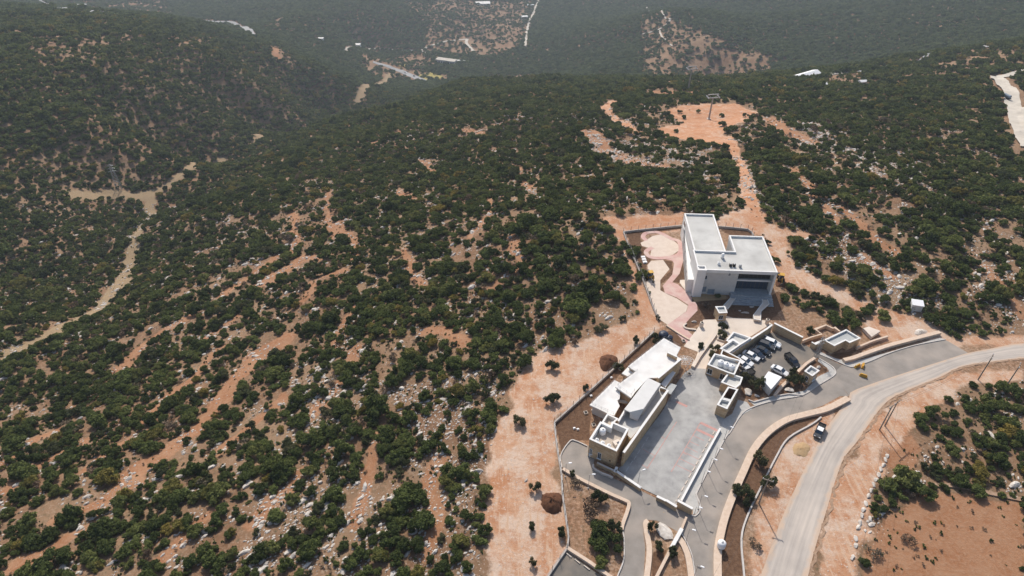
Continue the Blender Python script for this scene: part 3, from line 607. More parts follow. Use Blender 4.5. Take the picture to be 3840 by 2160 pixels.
M['lamp'] = mat('white_lamp_housing', (0.85, 0.85, 0.85), 0.4)
M['wood'] = mat('weathered_pole_wood', (0.24, 0.20, 0.165), 0.9, (0.32, 0.27, 0.22), 3)
M['soilheap'] = mat('dark_red_soil_heap', (0.085, 0.036, 0.018), 0.98, (0.15, 0.068, 0.035), 1.6, 0.8, 4, detail=8)
M['goldstep'] = mat('ochre_step_stone', (0.42, 0.31, 0.16), 0.85, (0.5, 0.38, 0.22), 2)
M['brownfloor'] = mat('brown_court_floor', (0.22, 0.13, 0.075), 0.9, (0.28, 0.17, 0.10), 1.5)
M['terrfloor'] = mat('tan_tile_floor', (0.42, 0.35, 0.28), 0.8, (0.50, 0.43, 0.36), 1.3)
M['farwhite'] = mat('far_white_wall', (0.66, 0.64, 0.60), 0.8)
M['farroof'] = mat('far_metal_roof', (0.55, 0.58, 0.60), 0.5)
M['farfield'] = mat('yellow_green_field', (0.30, 0.24, 0.06), 0.95, (0.36, 0.29, 0.09), 0.1)
M['orangebarrier'] = mat('orange_barrier', (0.62, 0.22, 0.05), 0.6)
M['red'] = mat('red_paint', (0.5, 0.03, 0.03), 0.5)

# ------------------------------------------------------------------ roads and paved ground
def S_(o, label=None): return tag(o, label, None, kind='structure')
S_(sheet('driveway', [g(*p) for p in (('C5',1690,1449),('C5',1650,1250),('C5',1540,1000),('C5',1290,870),('C5',1160,860),('C5',1150,1000),('C5',1170,1150),('C5',1150,1520),('C5',850,1520),('C5',940,1280),('C5',950,1050),('C5',930,960),('C5',1000,760),('C5',1015,690),('C5',960,640),('C5',640,510),('C5',400,380),('C5',310,320),('C5',285,180),('C5',380,40),('C5',440,35),('C5',580,90),('C5',600,190),('C5',640,230),('C5',620,300),('C5',700,370),('C5',840,430),('C5',1130,560),('C5',1290,640),('C5',1500,740),('C5',1640,810),('C5',1690,820),('C5',1740,770),('C5',1735,690),('C5',1705,610),('C5',1720,550),('C5',1880,240),('C5',2010,0),
  ('C2',690,1449),('C2',820,1250),('C2',960,1170),('C2',1200,1100),('C2',1430,1065),('C2',1530,1025),('C2',1900,950),('C2',1980,1060),('C2',1880,1060),('C2',1700,1160),('C2',1420,1260),('C2',1180,1350),('C2',1060,1449),('C6',420,520),('C6',330,720),('C6',250,900),('C6',190,1050),('C6',150,1250),('C6',145,1520))], 0.02, 'asphalt'))
S_(sheet('gate_apron', [g(*p) for p in (('C2',1530,1025),('C2',1820,830),('C2',1835,790),('C2',1790,735),('C2',1640,620),('C2',1720,640),('C2',1900,720),('C2',2040,745),('C7',760,1350),('C7',900,1290),('C7',1100,1230),('C7',1330,1185),('C7',1510,1290),('C7',1400,1400),('C6',1250,120),('C6',1120,200),('C2',1990,1065),('C2',1900,950))], 0.026, 'asphalt'))
S_(sheet('car_park', [g(*p) for p in (('C2',1070,400),('C2',1150,365),('C2',1250,420),('C2',1470,480),('C2',1600,560),('C2',1750,650),('C2',1900,725),('C2',1835,790),('C2',1790,735),('C2',1640,640),('C2',1500,690),('C2',1430,770),('C2',1330,840),('C2',1250,880),('C2',1100,1000),('C2',860,860),('C2',780,760),('C2',800,680),('C2',740,590))], 0.032, 'lotasphalt'))
RL = [g('C6', *p) for p in ((430,1560),(480,1449),(600,1120),(700,880),(860,560),(960,380),(1120,170),(1190,105))]+[g('C7', *p) for p in ((1400,1325),(1510,1292),(1700,1255),(1946,1215))]+[g('P', 4150, 1270)]
RR_ = [g('C6', *p) for p in ((790,1560),(820,1449),(870,1250),(940,1020),(1060,640),(1170,490),(1300,300),(1400,190),(1560,110),(1760,30))]+[g('OV', *p) for p in ((2420,922),(2500,910),(2576,902))]+[g('P', 4150, 1338)]
A_, B_ = resample(smooth_line(RL), 60), resample(smooth_line(RR_), 60); rb = MB(); rb.flat = True
for (x0, y0), (x1, y1) in zip(A_, B_): rb.v += [(x0, y0, 0.04), (x1, y1, 0.04)]
ROADCLEAR.append((A_, 4.0)); ROADCLEAR.append((B_, 3.0))
rb.f = [(2*i, 2*i+2, 2*i+3, 2*i+1) for i in range(59)]; rd = S_(rb.build('main_road', None)); uvl = rd.data.uv_layers.new(name='along')
for lp in rd.data.loops: vi = lp.vertex_index; uvl.data[lp.index].uv = (vi % 2, (vi//2)*0.25)
def road_mat():
    m = mat('bleached_road_asphalt', (0.39, 0.345, 0.305), 0.85, (0.46, 0.41, 0.365), 0.3, 0.15, 8, detail=9, var2=(0.49, 0.43, 0.375), scale2=0.09); n = m.node_tree.nodes; l = m.node_tree.links; bs = n['Principled BSDF']; src = bs.inputs['Base Color'].links[0].from_socket
    uv = n.new('ShaderNodeUVMap'); uv.uv_map = 'along'; mp = n.new('ShaderNodeMapping'); mp.inputs['Scale'].default_value = (9, 0.35, 1); l.new(uv.outputs[0], mp.inputs[0]); t = n.new('ShaderNodeTexNoise'); t.inputs['Scale'].default_value = 1.0; t.inputs['Detail'].default_value = 5; l.new(mp.outputs[0], t.inputs[0])
    r = n.new('ShaderNodeValToRGB'); r.color_ramp.elements[0].position = 0.38; r.color_ramp.elements[1].position = 0.66; r.color_ramp.elements[0].color = (0.88, 0.88, 0.88, 1); r.color_ramp.elements[1].color = (1.14, 1.13, 1.11, 1); l.new(t.outputs[0], r.inputs[0])
    mx = n.new('ShaderNodeMix'); mx.data_type = 'RGBA'; mx.blend_type = 'MULTIPLY'; mx.inputs[0].default_value = 1; l.new(src, mx.inputs[6]); l.new(r.outputs[0], mx.inputs[7])
    sx = n.new('ShaderNodeSeparateXYZ'); l.new(uv.outputs[0], sx.inputs[0]); pp = n.new('ShaderNodeMath'); pp.operation = 'PINGPONG'; pp.inputs[1].default_value = 0.5; l.new(sx.outputs[0], pp.inputs[0])
    geo = n.new('ShaderNodeNewGeometry'); t2 = n.new('ShaderNodeTexNoise'); t2.inputs['Scale'].default_value = 0.5; t2.inputs['Detail'].default_value = 6; l.new(geo.outputs['Position'], t2.inputs[0]); m2 = n.new('ShaderNodeMath'); m2.operation = 'MULTIPLY_ADD'; m2.inputs[1].default_value = 0.34; l.new(t2.outputs[0], m2.inputs[0]); ng = n.new('ShaderNodeMath'); ng.operation = 'MULTIPLY'; ng.inputs[1].default_value = -1; l.new(pp.outputs[0], ng.inputs[0]); l.new(ng.outputs[0], m2.inputs[2])
    r2 = n.new('ShaderNodeValToRGB'); r2.color_ramp.elements[0].position = 0.02; r2.color_ramp.elements[1].position = 0.14; l.new(m2.outputs[0], r2.inputs[0])
    m3 = n.new('ShaderNodeMix'); m3.data_type = 'RGBA'; l.new(r2.outputs[0], m3.inputs[0]); l.new(mx.outputs[2], m3.inputs[6]); m3.inputs[7].default_value = (0.52, 0.39, 0.29, 1); l.new(m3.outputs[2], bs.inputs['Base Color']); return m
rd.data.materials.append(road_mat())
CY = gl('C3', [(560,1050),(735,1190),(850,1245),(1005,1325),(1030,1290),(1330,745),(1350,680),(1410,560),(1380,430),(1290,340),(1230,290),(1110,285),(1060,320),(1000,400),(930,540),(900,600)])
b = MB(); b.prism(CY, -0.3, 0.10); S_(b.build('courtyard', 'concrete'))
S_(sheet('courtyard_walkway', [g(*p) for p in (('zF',650,1000),('zF',1030,330),('zA',1230,900),('zA',1300,740),('zA',1480,620),('zA',1600,330),('zA',1790,380),('zA',1895,530),('zA',1700,640),('zA',1560,760),('zA',1380,1050),('zF',1370,0),('zF',1180,380),('zF',1000,720),('zF',950,860),('zF',990,1020),('zF',1030,1140),('zF',960,1260),('zF',880,1280),('zF',880,1160))], 0.06, 'walk'))
S_(sheet('plaza', gl('C2', [(560,225),(400,230),(330,330),(185,520),(340,580),(270,760),(410,800),(450,700),(500,600),(580,540),(680,430),(730,360),(900,420),(1140,270),(1070,240),(1010,230),(950,220),(720,210),(650,190)]), 0.06, 'pave'))
S_(sheet('plaza_apron', gl('C1', [(1015,900),(1085,895),(1145,1075),(1120,1080),(1010,930)]), 0.09, 'pave'))
S_(sheet('pink_path', gl('C1', [(1045,440),(1065,560),(1075,600),(1010,830),(930,925),(990,945),(1120,1060),(1200,1170),(1205,1230),(1110,1330),(1050,1400),(1150,1500),(1090,1600),(880,1385),(1085,1240),(1105,1170),(980,1090),(850,1040),(828,960),(930,840),(950,720),(930,690),(830,668),(950,640),(1020,600),(1030,540)]), 0.05, 'pink'))
S_(sheet('play_circle', gl('C1', [(640,470),(720,420),(820,400),(920,450),(1000,520),(1000,580),(930,630),(800,655),(690,640),(705,560),(600,530),(585,495)]), 0.055, 'paledirt'))
ring = smooth_line(gl('C1', [(650,470),(612,430),(645,390),(740,377),(820,397),(920,450),(1000,478),(1025,560),(1000,620),(930,645),(800,662),(700,652),(650,615),(655,580),(720,545)]))
b = MB(); b.strip(ring, 1.5, 0.0, 0.075); S_(b.build('play_ring_path', 'pink'))
S_(sheet('dirt_forecourt', gl('C1', [(700,690),(830,680),(900,780),(800,900),(800,1010),(870,1050),(980,1100),(1100,1180),(1080,1240),(880,1385),(780,1320),(640,930),(690,880),(660,740)]), 0.02, 'paledirt'))
S_(sheet('earth_bank', gl('zD', [(560,640),(1100,660),(1110,860),(330,920),(330,815),(520,800)]), 0.05, 'tanpatch'))
S_(sheet('lower_court', gl('C5', [(345,1185),(800,1520),(130,1520)]), 0.03, 'lotasphalt'))
S_(sheet('gate_pavement', [g(*p) for p in (('zE',500,790),('zE',870,950),('zE',1060,990),('zE',1170,1040),('C7',700,1340),('C7',1290,1175),('C7',1330,1185),('C7',1100,1230),('C7',900,1290),('C7',760,1350),('zE',1330,1150),('zE',1180,1140),('zE',870,1010),('zE',480,850))], 0.06, 'walk'))
S_(sheet('island_pavement', gl('C2', [(1530,1022),(1820,830),(1832,790),(1785,735),(1650,655),(1640,680),(1740,750),(1765,790),(1640,850),(1600,900),(1500,1000),(1200,1062),(950,1120),(900,1100),(890,1110),(950,1160),(1200,1098),(1430,1062)]), 0.05, 'walk'))
S_(sheet('planting_strip', gl('C5', [(330,340),(650,520),(960,670),(930,950),(880,930),(880,1250),(850,1449),(780,1440),(350,1140),(395,1090),(330,700)]), 0.015, 'tanpatch')) if False else None
# far roads
FR = OVS([(0,0),(95,0),(140,22),(230,30),(330,38),(420,48),(520,55),(590,64),(620,72),(632,90)]) if False else None
def far_road(name, crop, pts, w, m, lift=0.6):
    P = smooth_line(lands(crop, pts), 5); ROADCLEAR.append((P, (max(w) if isinstance(w, list) else w)*0.75)); return S_(ribbon(name, P, w, lift, m))
far_road('valley_road', 'T3', [(290,5),(360,40),(470,70),(720,85),(960,97)], 9, 'farroad')
far_road('valley_road', 'T3', [(1320,140),(1560,160),(1760,185),(1820,205),(1855,240),(1875,270)], [9, 12], 'farroad')
far_road('valley_road', 'T4', [(395,462),(520,500),(630,545),(770,605)], [9, 13], 'farroad')
far_road('valley_track', 'T4', [(190,385),(280,355),(440,362),(740,375),(790,355),(920,312),(1095,292)], 5, 'farpath')
far_road('valley_track', 'T4', [(1095,292),(1090,325),(1145,383)], 6, 'farpath')
far_road('valley_track', 'T4', [(745,375),(800,400),(890,418)], 4, 'farpath')
far_road('valley_track', 'T4', [(1625,0),(1590,90),(1545,200),(1525,350)], 5, 'farpath')
far_road('hill_track', 'T5', [(45,50),(150,85),(200,125),(180,165),(110,205),(0,232)], 3.2, 'farpath')
far_road('hill_track', 'T5', [(130,205),(160,260),(215,310)], 2.6, 'farpath')
far_road('ridge_road', 'T5', [(1440,490),(1640,455),(1800,425),(1900,395),(2100,335),(2300,315),(2576,305)], [3, 5.5], 'farroad')
far_road('quarry_road', 'P', [(3735,290),(3775,330),(3800,400),(3830,480),(3870,560)], [8, 10], 'farpath')
far_road('quarry_road', 'P', [(3735,290),(3800,280),(3880,265)], 6, 'farpath')
S_(sheet('yellow_field', lands('T4', [(720,560),(830,535),(915,565),(880,600),(790,600)]), 0, 'farfield')) if False else None
def draped(name, crop, pts, lift, m):
    P = lands(crop, pts); z = hz(*np.array(P).T)+lift; b = MB(); b.flat = True; c = np.mean(np.c_[np.array(P), z], 0); b.v = [(x, y, q) for (x, y), q in zip(P, z)]+[tuple(c)]
    b.f = [(i, (i+1) % len(P), len(P)) for i in range(len(P))]; return S_(b.build(name, m))
draped('valley_field', 'T4', [(720,565),(770,555),(830,540),(915,570),(870,600),(790,598)], 1.0, 'farfield')
draped('valley_field', 'T4', [(560,475),(650,480),(655,500),(580,495)], 1.0, 'farfield')
# painted bay lines in the courtyard
def mark(p0, p1, w, m, name='bay_line', z=0.106):
    a, c = Vector((*p0, 0)), Vector((*p1, 0)); d = (c-a).normalized(); nn = Vector((-d.y, d.x, 0))*w/2
    b = MB(); b.flat = True; b.quad(*[(q.x, q.y, z) for q in (a-nn, c-nn, c+nn, a+nn)]); return S_(b.build(name, m))
def zz_(c, x, y): return g(c, x, y, 0.1)
mark(zz_('zA', 815, 810), zz_('zF', 430, 385), 0.18, 'redpaint')
mark(zz_('zA', 815, 805), zz_('zA', 1170, 975), 0.75, 'redpaint'); mark(zz_('zA', 740, 945), zz_('zA', 1095, 1115), 0.75, 'redpaint')
for p0, p1 in ((('zA',665,1075),('zA',890,1180)),(('zA',590,1195),('zA',790,1290)),(('zA',520,1310),('zA',760,1430)),(('zA',455,1430),('zF',760,40)),(('zF',690,-30),('zF',1000,125)),(('zF',610,110),('zF',930,265)),(('zF',540,245),('zF',860,395))): mark(zz_(*p0), zz_(*p1), 0.16, 'redpaint')
mark(zz_('zA', 320, 790), zz_('zB', 1380, 1090), 0.17, 'redpaint'); mark(zz_('zA', 310, 365), zz_('zA', 540, 470), 0.7, 'redpaint')
for p0, p1 in ((('zA',0,1100),('zA',90,1150)),(('zB',1290,690),('zB',1420,775)),(('zB',1430,770),('zB',1550,840)),(('zB',1270,1020),('zB',1400,1100))): mark(zz_(*p0), zz_(*p1), 0.16, 'redpaint')
for p0, p1 in ((('zB',930,1160),('zB',990,1060)),(('zB',1020,1020),('zB',1070,940)),(('zB',1100,910),('zB',1150,830)),(('zB',1175,790),('zB',1230,700)),(('zB',1260,660),('zB',1315,575)),(('zB',1350,520),('zB',1400,440))): mark(zz_(*p0), zz_(*p1), 0.12, 'whitepaint')

bm_ = MB(); Bp = resample(B_, 140); off = [(x+0.5+0.35*math.sin(i*1.7)+0.2*math.sin(i*0.6), y-0.15) for i, (x, y) in enumerate(Bp)]
M['berm'] = mat('dusty_verge_earth', (0.26, 0.165, 0.105), 0.95, (0.42, 0.29, 0.20), 1.5, 0.5, 6)
bm_.strip(off, 0.55, -0.2, [0.07+0.05*math.sin(i*2.1)+0.04*math.sin(i*0.9) for i in range(len(off))]); S_(bm_.build('road_verge_berm', 'berm'))

M['palegrey'] = mat('pale_grey_roof_coat', (0.60, 0.59, 0.565), 0.8, (0.68, 0.67, 0.645), 0.5, detail=8)
# ------------------------------------------------------------------ building kit
def block(par, poly, ztop, zroof, zbase=-0.3, wall='stone', cop='white', roof='greyroof', t=0.32, ch=0.14, inner='white'):
    """flat-roofed volume: walls, proud coping on the parapet, sunk roof deck"""
    poly = ccw(poly); inn = inset(poly, t)
    b = MB(); b.prism(poly, zbase, ztop-ch, top=False); n = len(poly)
    o = b.build('wall', wall, par)
    b = MB(); n = len(inn)
    for k in range(n):
        j = (k+1) % n; b.quad((*inn[j], zroof-0.02), (*inn[k], zroof-0.02), (*inn[k], ztop-ch), (*inn[j], ztop-ch))
    b.flat = True; b.build('parapet_lining', inner, par)
    b = MB(); b.ring(inset(poly, -0.05), inset(poly, t+0.03), ztop-ch, ztop); b.build('coping', cop, par)
    b = MB(); b.flat = True; b.quad(*[(x, y, zroof) for x, y in inset(poly, t-0.02)]); b.build('roof', roof, par)
def slab(par, poly, z, th, m, name='roof', wall=None, inset_=0.3, zbase=-0.3, lip=None):
    poly = ccw(poly); b = MB(); b.prism(poly, z-th, z, bottom=True); b.build(name, m, par)
    if wall: b = MB(); b.prism(inset(poly, inset_), zbase, z-th, top=False); b.build('wall', wall, par)
    if lip: b = MB(); b.ring(inset(poly, -0.02), inset(poly, 0.25), z, z+lip); b.build('roof_edge', 'white', par)
def panel(par, p0, p1, t0, t1, z0, z1, m, name='window', out=0.04, frame='white', sill=True):
    """window or door on the wall face p0->p1 (outside on the right of the direction)"""
    a, c = Vector((*p0, 0)), Vector((*p1, 0)); d = c-a; L = d.length; d /= L; nn = Vector((d.y, -d.x, 0))
    w = (t1-t0)*L; mid = a+d*((t0+t1)/2*L); ang = math.atan2(d.y, d.x)
    b = MB(); q = mid+nn*out*0.5; b.box((q.x, q.y, (z0+z1)/2), (w, out, z1-z0), ang); o = b.build(name, m, par)
    if frame:
        b = MB(); f = 0.07; q = mid+nn*(out*0.5+0.02)
        for zz in (z0, z1): b.box((q.x, q.y, zz), (w+f, out+0.04, f), ang)
        for s in (-1, 1): r_ = q+d*s*w/2; b.box((r_.x, r_.y, (z0+z1)/2), (f, out+0.04, z1-z0-f), ang)
        b.box((q.x, q.y, (z0+z1)/2), (0.05, out+0.03, z1-z0-f), ang)
        fo = b.build('frame', frame, o)
    if sill: b = MB(); q = mid+nn*0.12; b.box((q.x, q.y, z0-0.09), (w+0.3, 0.26, 0.1), ang); b.build('sill', 'white', o)
    return o
def coped_wall(name, pts, w, z1, m, label, cat='wall', group=None, cop='white', z0=-0.3, ch=0.12, par=None):
    e = par or empty(name, (0, 0, 0), 0, label, cat, group)
    Z1 = z1 if isinstance(z1, list) else [z1]*len(pts)
    b = MB(); b.strip(pts, w, z0, [q-ch for q in Z1]); b.build('wall', m, e)
    b = MB(); b.strip(pts, w+0.1, [q-ch for q in Z1], Z1); b.build('coping', cop, e); return e
def low_wall(name, pts, w, h, m, label, cat='wall', group=None, z0=-0.3):
    b = MB(); b.strip(pts, w, z0, h); return tag(b.build(name, m), label, cat, group)
def water_tank(loc, r, h, label, group=None, m='plastic'):
    e = empty('water_tank', loc, 0, label, 'water tank', group); b = MB()
    b.lathe((0, 0, 0), [(r*0.93, 0), (r, h*0.08), (r, h*0.3), (r*0.97, h*0.33), (r, h*0.36), (r, h*0.62), (r*0.97, h*0.65), (r, h*0.68), (r*0.98, h*0.76), (r*0.8, h*0.9), (r*0.45, h*0.98), (r*0.3, h)], 20); b.build('body', m, e, True)
    b = MB(); b.lathe((0, 0, h-0.01), [(r*0.3, 0), (r*0.3, 0.1), (r*0.12, 0.13)], 14); b.build('lid', 'steel' if m == 'plastic' else m, e); return e

# ------------------------------------------------------------------ main white building
th = -math.atan2(0.061, 0.998); mo = Vector((54.0, 153.2, 0)); mc, ms = math.cos(th), math.sin(th)
def ml(x, y): return (mo.x+x*mc-y*ms, mo.y+x*ms+y*mc)
def mr(x0, x1, y0, y1): return [ml(x0, y0), ml(x1, y0), ml(x1, y1), ml(x0, y1)]
mb_ = empty('white_building', (*ml(11, 8), 0), 0, 'large white flat-roofed building with an open porch, beside the playground', 'building')
def inv(o):  # keep world coordinates under a parent that stands at the thing's base
    for c in o.children: c.matrix_parent_inverse = Matrix.Translation(-o.location)
block(mb_, mr(0.8, 10.3, 10.35, 32.8), 8.6, 8.05, wall='white', t=0.4)
# front block and right wing share one L-shaped roof; the porch is cut out under it
L_ = [ml(0, 0.3), ml(22.7, 0.3), ml(22.8, 18.8), ml(12.4, 18.8), ml(12.4, 10.2), ml(0, 10.2)]
Li = inset(L_, 0.4)
b = MB(); b.ring(inset(L_, -0.03), Li, 8.75, 9.8); b.build('parapet', 'white', mb_)
b = MB(); b.prism(Li, 8.5, 9.2); b.build('roof', 'greyroof', mb_)
b = MB(); b.prism([ml(0.05, 1.2), ml(12.2, 1.2), ml(12.2, 3.2), ml(22.3, 3.2), ml(22.5, 18.6), ml(12.5, 18.6), ml(12.5, 10.1), ml(0.05, 10.1)], -0.3, 8.76); b.build('wall', 'greywall', mb_)
b = MB(); b.prism(mr(-0.05, 0.3, 1.5, 10.2), -0.3, 8.76); b.build('side_wall', 'white', mb_)
b = MB(); b.prism(mr(-0.2, 2.3, -0.3, 1.9), -0.3, 9.5); b.build('corner_tower', 'white', mb_)
b = MB(); b.ring(ccw(mr(-0.25, 2.35, -0.35, 1.95)), inset(ccw(mr(-0.25, 2.35, -0.35, 1.95)), 0.32), 9.5, 10.05); b.build('tower_coping', 'white', mb_)
b = MB(); b.prism(mr(22.15, 22.72, 0.35, 1.0), 1.2, 8.74); b.build('column', 'white', mb_)
b = MB(); b.prism(mr(22.35, 22.7, 1.0, 3.4), 1.2, 8.74); b.build('porch_side_wall', 'white', mb_)
b = MB(); b.prism(mr(12.25, 22.3, 2.1, 3.2), 4.75, 5.1, bottom=True); b.build('gallery_slab', 'white', mb_)
b = MB(); b.prism(mr(12.25, 22.3, 2.05, 2.18), 5.1, 5.35); b.build('gallery_parapet', 'white', mb_)
for k in range(8):
    x0 = 12.35+k*1.22; b = MB(); b.prism(mr(x0, x0+1.12, 3.08, 3.16), 1.35, 4.7); o = b.build('window', 'glass', mb_)
    b = MB(); b.prism(mr(x0+1.12, x0+1.22, 3.04, 3.17), 1.35, 4.72); b.build('frame', 'darksteel', o)
for k in range(8):
    x0 = 12.35+k*1.22; b = MB(); b.prism(mr(x0, x0+1.12, 3.08, 3.16), 5.15, 8.6); o = b.build('window', 'dark', mb_)  # near-black panels paint the shade of the open upper porch
    b = MB(); b.prism(mr(x0+1.12, x0+1.22, 3.04, 3.17), 5.15, 8.6); b.build('frame', 'darksteel', o)
panel(mb_, ml(0, 1.2), ml(12.2, 1.2), 0.21, 0.31, 1.0, 2.9, 'bluepanel', out=0.06, frame='steel'); panel(mb_, ml(0, 1.2), ml(12.2, 1.2), 0.36, 0.52, 0.35, 2.0, 'bluepanel', out=0.06, frame='steel')
panel(mb_, ml(0, 1.2), ml(12.2, 1.2), 0.19, 0.27, 5.6, 7.0, 'glass'); panel(mb_, ml(0, 1.2), ml(12.2, 1.2), 0.76, 0.81, 7.2, 8.2, 'glass', sill=False)
b = MB(); b.prism([ml(1.0, 30.5), ml(-1.85, 2.0), ml(0.2, 2.0), ml(0.75, 30.5)], -0.3, 4.7); b.build('side_wing', 'white', mb_)
wa, wb = ml(1.0, 30.5), ml(-1.85, 2.0)
for y0, y1 in ((27.1, 22.9), (21.6, 17.7), (16.4, 12.5), (11.2, 7.3), (6.0, 2.2)):
    t0, t1 = (30.5-y0)/28.5, (30.5-y1)/28.5; o = panel(mb_, wa, wb, t0, t1, 0.5, 4.1, 'bluepanel', 'louvred_window', 0.03, 'greywall', False)
    for q in range(9): t = t0+(t1-t0)*(q+0.5)/9; panel(o, wa, wb, t-0.0035, t+0.0035, 0.55, 4.05, 'greywall', 'louver', 0.14, None, False)
panel(mb_, ml(0.8, 32.6), ml(0.8, 10.4), 0.08, 0.2, 5.4, 7.3, 'glass')
for k in range(3): panel(mb_, ml(22.8, 3.5), ml(22.8, 18.5), 0.12+k*0.3, 0.26+k*0.3, 5.0, 7.0, 'glass')
# platform and steps of the porch
pf = empty('porch_platform', (*ml(17, -1), 0), 0, 'blue-grey stepped platform before the open porch of the white building', 'platform')
b = MB(); b.prism([ml(11.0, -0.4), ml(22.9, -0.6), ml(23.0, 3.0), ml(11.0, 3.0)], -0.3, 1.3); b.build('deck', 'platform', pf)
for k in range(4):
    b = MB(); b.prism([ml(10.8, -0.4-0.75*(k+1)), ml(23.0, -0.6-0.75*(k+1)), ml(22.9, -0.6-0.75*k+0.02), ml(10.8, -0.4-0.75*k+0.02)], -0.3, 1.3-0.28*(k+1)); b.build('step', 'platform', pf)
inv(pf)
def rooftop(loc, kind, label, cat, group=None):
    e = empty(kind, loc, th, label, cat, group); return e
e = rooftop((*ml(8.3, 7.2), 9.2), 'roof_flue', 'upright white cylinder tank on the roof of the white building', 'tank'); b = MB(); b.lathe((0, 0, 0), [(0.45, 0), (0.45, 1.5), (0.3, 1.65)], 16); b.build('body', 'plastic', e, True); b = MB(); b.box((0, 0, 0.06), (1.1, 1.1, 0.12)); b.build('base', 'steel', e)
def cooler(p, label, m='dark'):
    e = empty('air_cooler', (*p, 9.2), th, label, 'air cooler', 'roof coolers'); b = MB(); b.box((0, 0, 0.45), (0.75, 0.6, 0.9)); b.build('casing', m, e); b = MB(); b.lathe((0, 0, 0.9), [(0.25, 0), (0.25, 0.07), (0.1, 0.08)], 12); b.build('fan', 'steel', e)
    for s in (-1, 1): b = MB(); b.box((s*0.3, 0, 0.02), (0.08, 0.7, 0.05)); b.build('foot', 'steel', e)
cooler(ml(6.6, 3.9), 'white air cooler nearest the corner tower on the white building roof', 'plastic'); cooler(ml(9.9, 3.2), 'dark air cooler, left one of the close pair on the white building roof'); cooler(ml(10.9, 3.2), 'dark air cooler, right one of the close pair on the white building roof'); cooler(ml(12.6, 2.9), 'grey air cooler standing alone near the front edge of the white building roof', 'steel')

# ------------------------------------------------------------------ stone complex beside the courtyard
sc_ = empty('stone_complex', (*g('C3', 560, 700), 0), 0, 'honey stone building with stepped white roof terraces along the courtyard', 'building')
TB = gl('zB', [(400,115),(170,480),(735,735),(990,265),(640,115),(610,215)], 6.0); block(sc_, TB, 6.0, 4.2, roof='terrfloor', t=0.38)
panel(sc_, TB[1], TB[2], 0.05, 0.15, 1.2, 2.9, 'glass'); panel(sc_, TB[1], TB[2], 0.37, 0.49, 0.9, 2.9, 'glass'); panel(sc_, TB[1], TB[2], 0.80, 0.85, 1.6, 2.0, 'dark', frame=None, sill=False)
b = MB(); b.prism(gl('zB', [(160,720),(190,700),(200,800),(160,790)], 1.0), 0, 1.0); b.build('side_ledge', 'white', sc_)
block(sc_, gl('zH', [(432,950),(662,1058),(560,1150),(500,1228),(318,1132)], 5.0), 5.0, 4.0, roof='terrfloor', t=0.3)
RW0, RW1, RW2 = g('zB', 885, 760, 5.0), g('zC', 1108, 1008, 5.0), g('zC', 985, 955, 5.0)
Lf = gl('zH', [(640,1150),(800,880)], 3.8)+gl('zC', [(770,800),(990,900)], 3.8)+[RW2, RW1]+gl('zB', [(1040,470),(990,430)], 3.8)
b = MB(); b.prism(Lf, -0.3, 3.8); b.build('terrace', 'stone', sc_); sheet('terrace_floor', inset(ccw(Lf), 0.02), 3.806, 'greyroof', sc_)
b = MB(); b.strip([RW0, RW1, RW2], 0.45, -0.3, 4.86); b.build('wall', 'stone', sc_); b = MB(); b.strip([RW0, RW1, RW2], 0.55, 4.86, 5.0); b.build('coping', 'white', sc_)
wl_ = gl('zH', [(660,1110),(800,880)], 5.0); b = MB(); b.strip(wl_, 0.35, 3.0, 4.86); b.build('parapet', 'white', sc_); b = MB(); b.strip(wl_, 0.42, 4.86, 5.0); b.build('coping', 'white', sc_)
A6, B6, C6_, D6, E6 = g('zC', 770, 800, 6.4), g('zC', 985, 900, 6.4), g('zH', 1190, 850, 6.4), g('zH', 905, 920, 6.4), g('zH', 785, 860, 6.4)
b = MB(); b.prism([A6, B6, C6_, D6, E6], 6.1, 6.4, bottom=True); b.build('skylight_roof', 'palegrey', sc_)
b = MB(); b.strip([A6, B6, C6_], 0.25, 3.6, 6.1, off=-0.15); b.build('skylight_wall', 'greywall', sc_); b = MB(); b.strip([E6, A6], 0.25, 3.6, 6.1, off=-0.15); b.build('skylight_wall', 'white', sc_)
c2, d2 = g('zH', 1062, 1108, 3.85), g('zH', 900, 1022, 4.9)
b = MB(); b.v = [(*D6, 6.39), (*C6_, 6.39), (*c2, 3.85), (*d2, 4.9), (*D6, 6.1), (*C6_, 6.1), (*c2, 3.8), (*d2, 4.6)]; b.f = [(0, 1, 2, 3), (7, 6, 5, 4), (0, 3, 7, 4), (1, 5, 6, 2), (3, 2, 6, 7)]; b.build('skylight_apron', 'palegrey', sc_)
s0, s1 = g('zB', 1015, 455, 3.8), g('zB', 850, 745, 1.0)
ST0, ST1 = Vector((*s0, 0)), Vector((*s1, 0)); sd = (ST1-ST0); sn = Vector((-sd.y, sd.x, 0)).normalized(); NST = 13
for k in range(NST):
    p = ST0+sd*(k/NST); q = ST0+sd*((k+1)/NST); b = MB(); b.prism([(v.x, v.y) for v in (p-sn*0.55, q-sn*0.55, q+sn*0.55, p+sn*0.55)], -0.2, 3.7-2.9*k/NST); b.build('step', 'goldstep', sc_)
UP = gl('zC', [(1040,125),(1325,285),(1250,430),(1330,475),(945,800),(775,800),(555,1035),(480,1140),(215,950),(560,692),(430,605)], 4.1)
slab(sc_, UP, 4.1, 0.4, 'whiteroof', wall='stone'); slab(sc_, gl('zC', [(432,612),(555,690),(430,778),(325,725)], 3.0), 3.0, 0.35, 'whiteroof', wall='stone')
WP = gl('zH', [(585,252),(705,312),(612,395),(700,490),(690,640),(640,680),(690,790),(570,1000),(430,945),(62,770)], 3.2); slab(sc_, WP, 3.2, 0.4, 'whiteroof', wall='greywall', inset_=0.5)
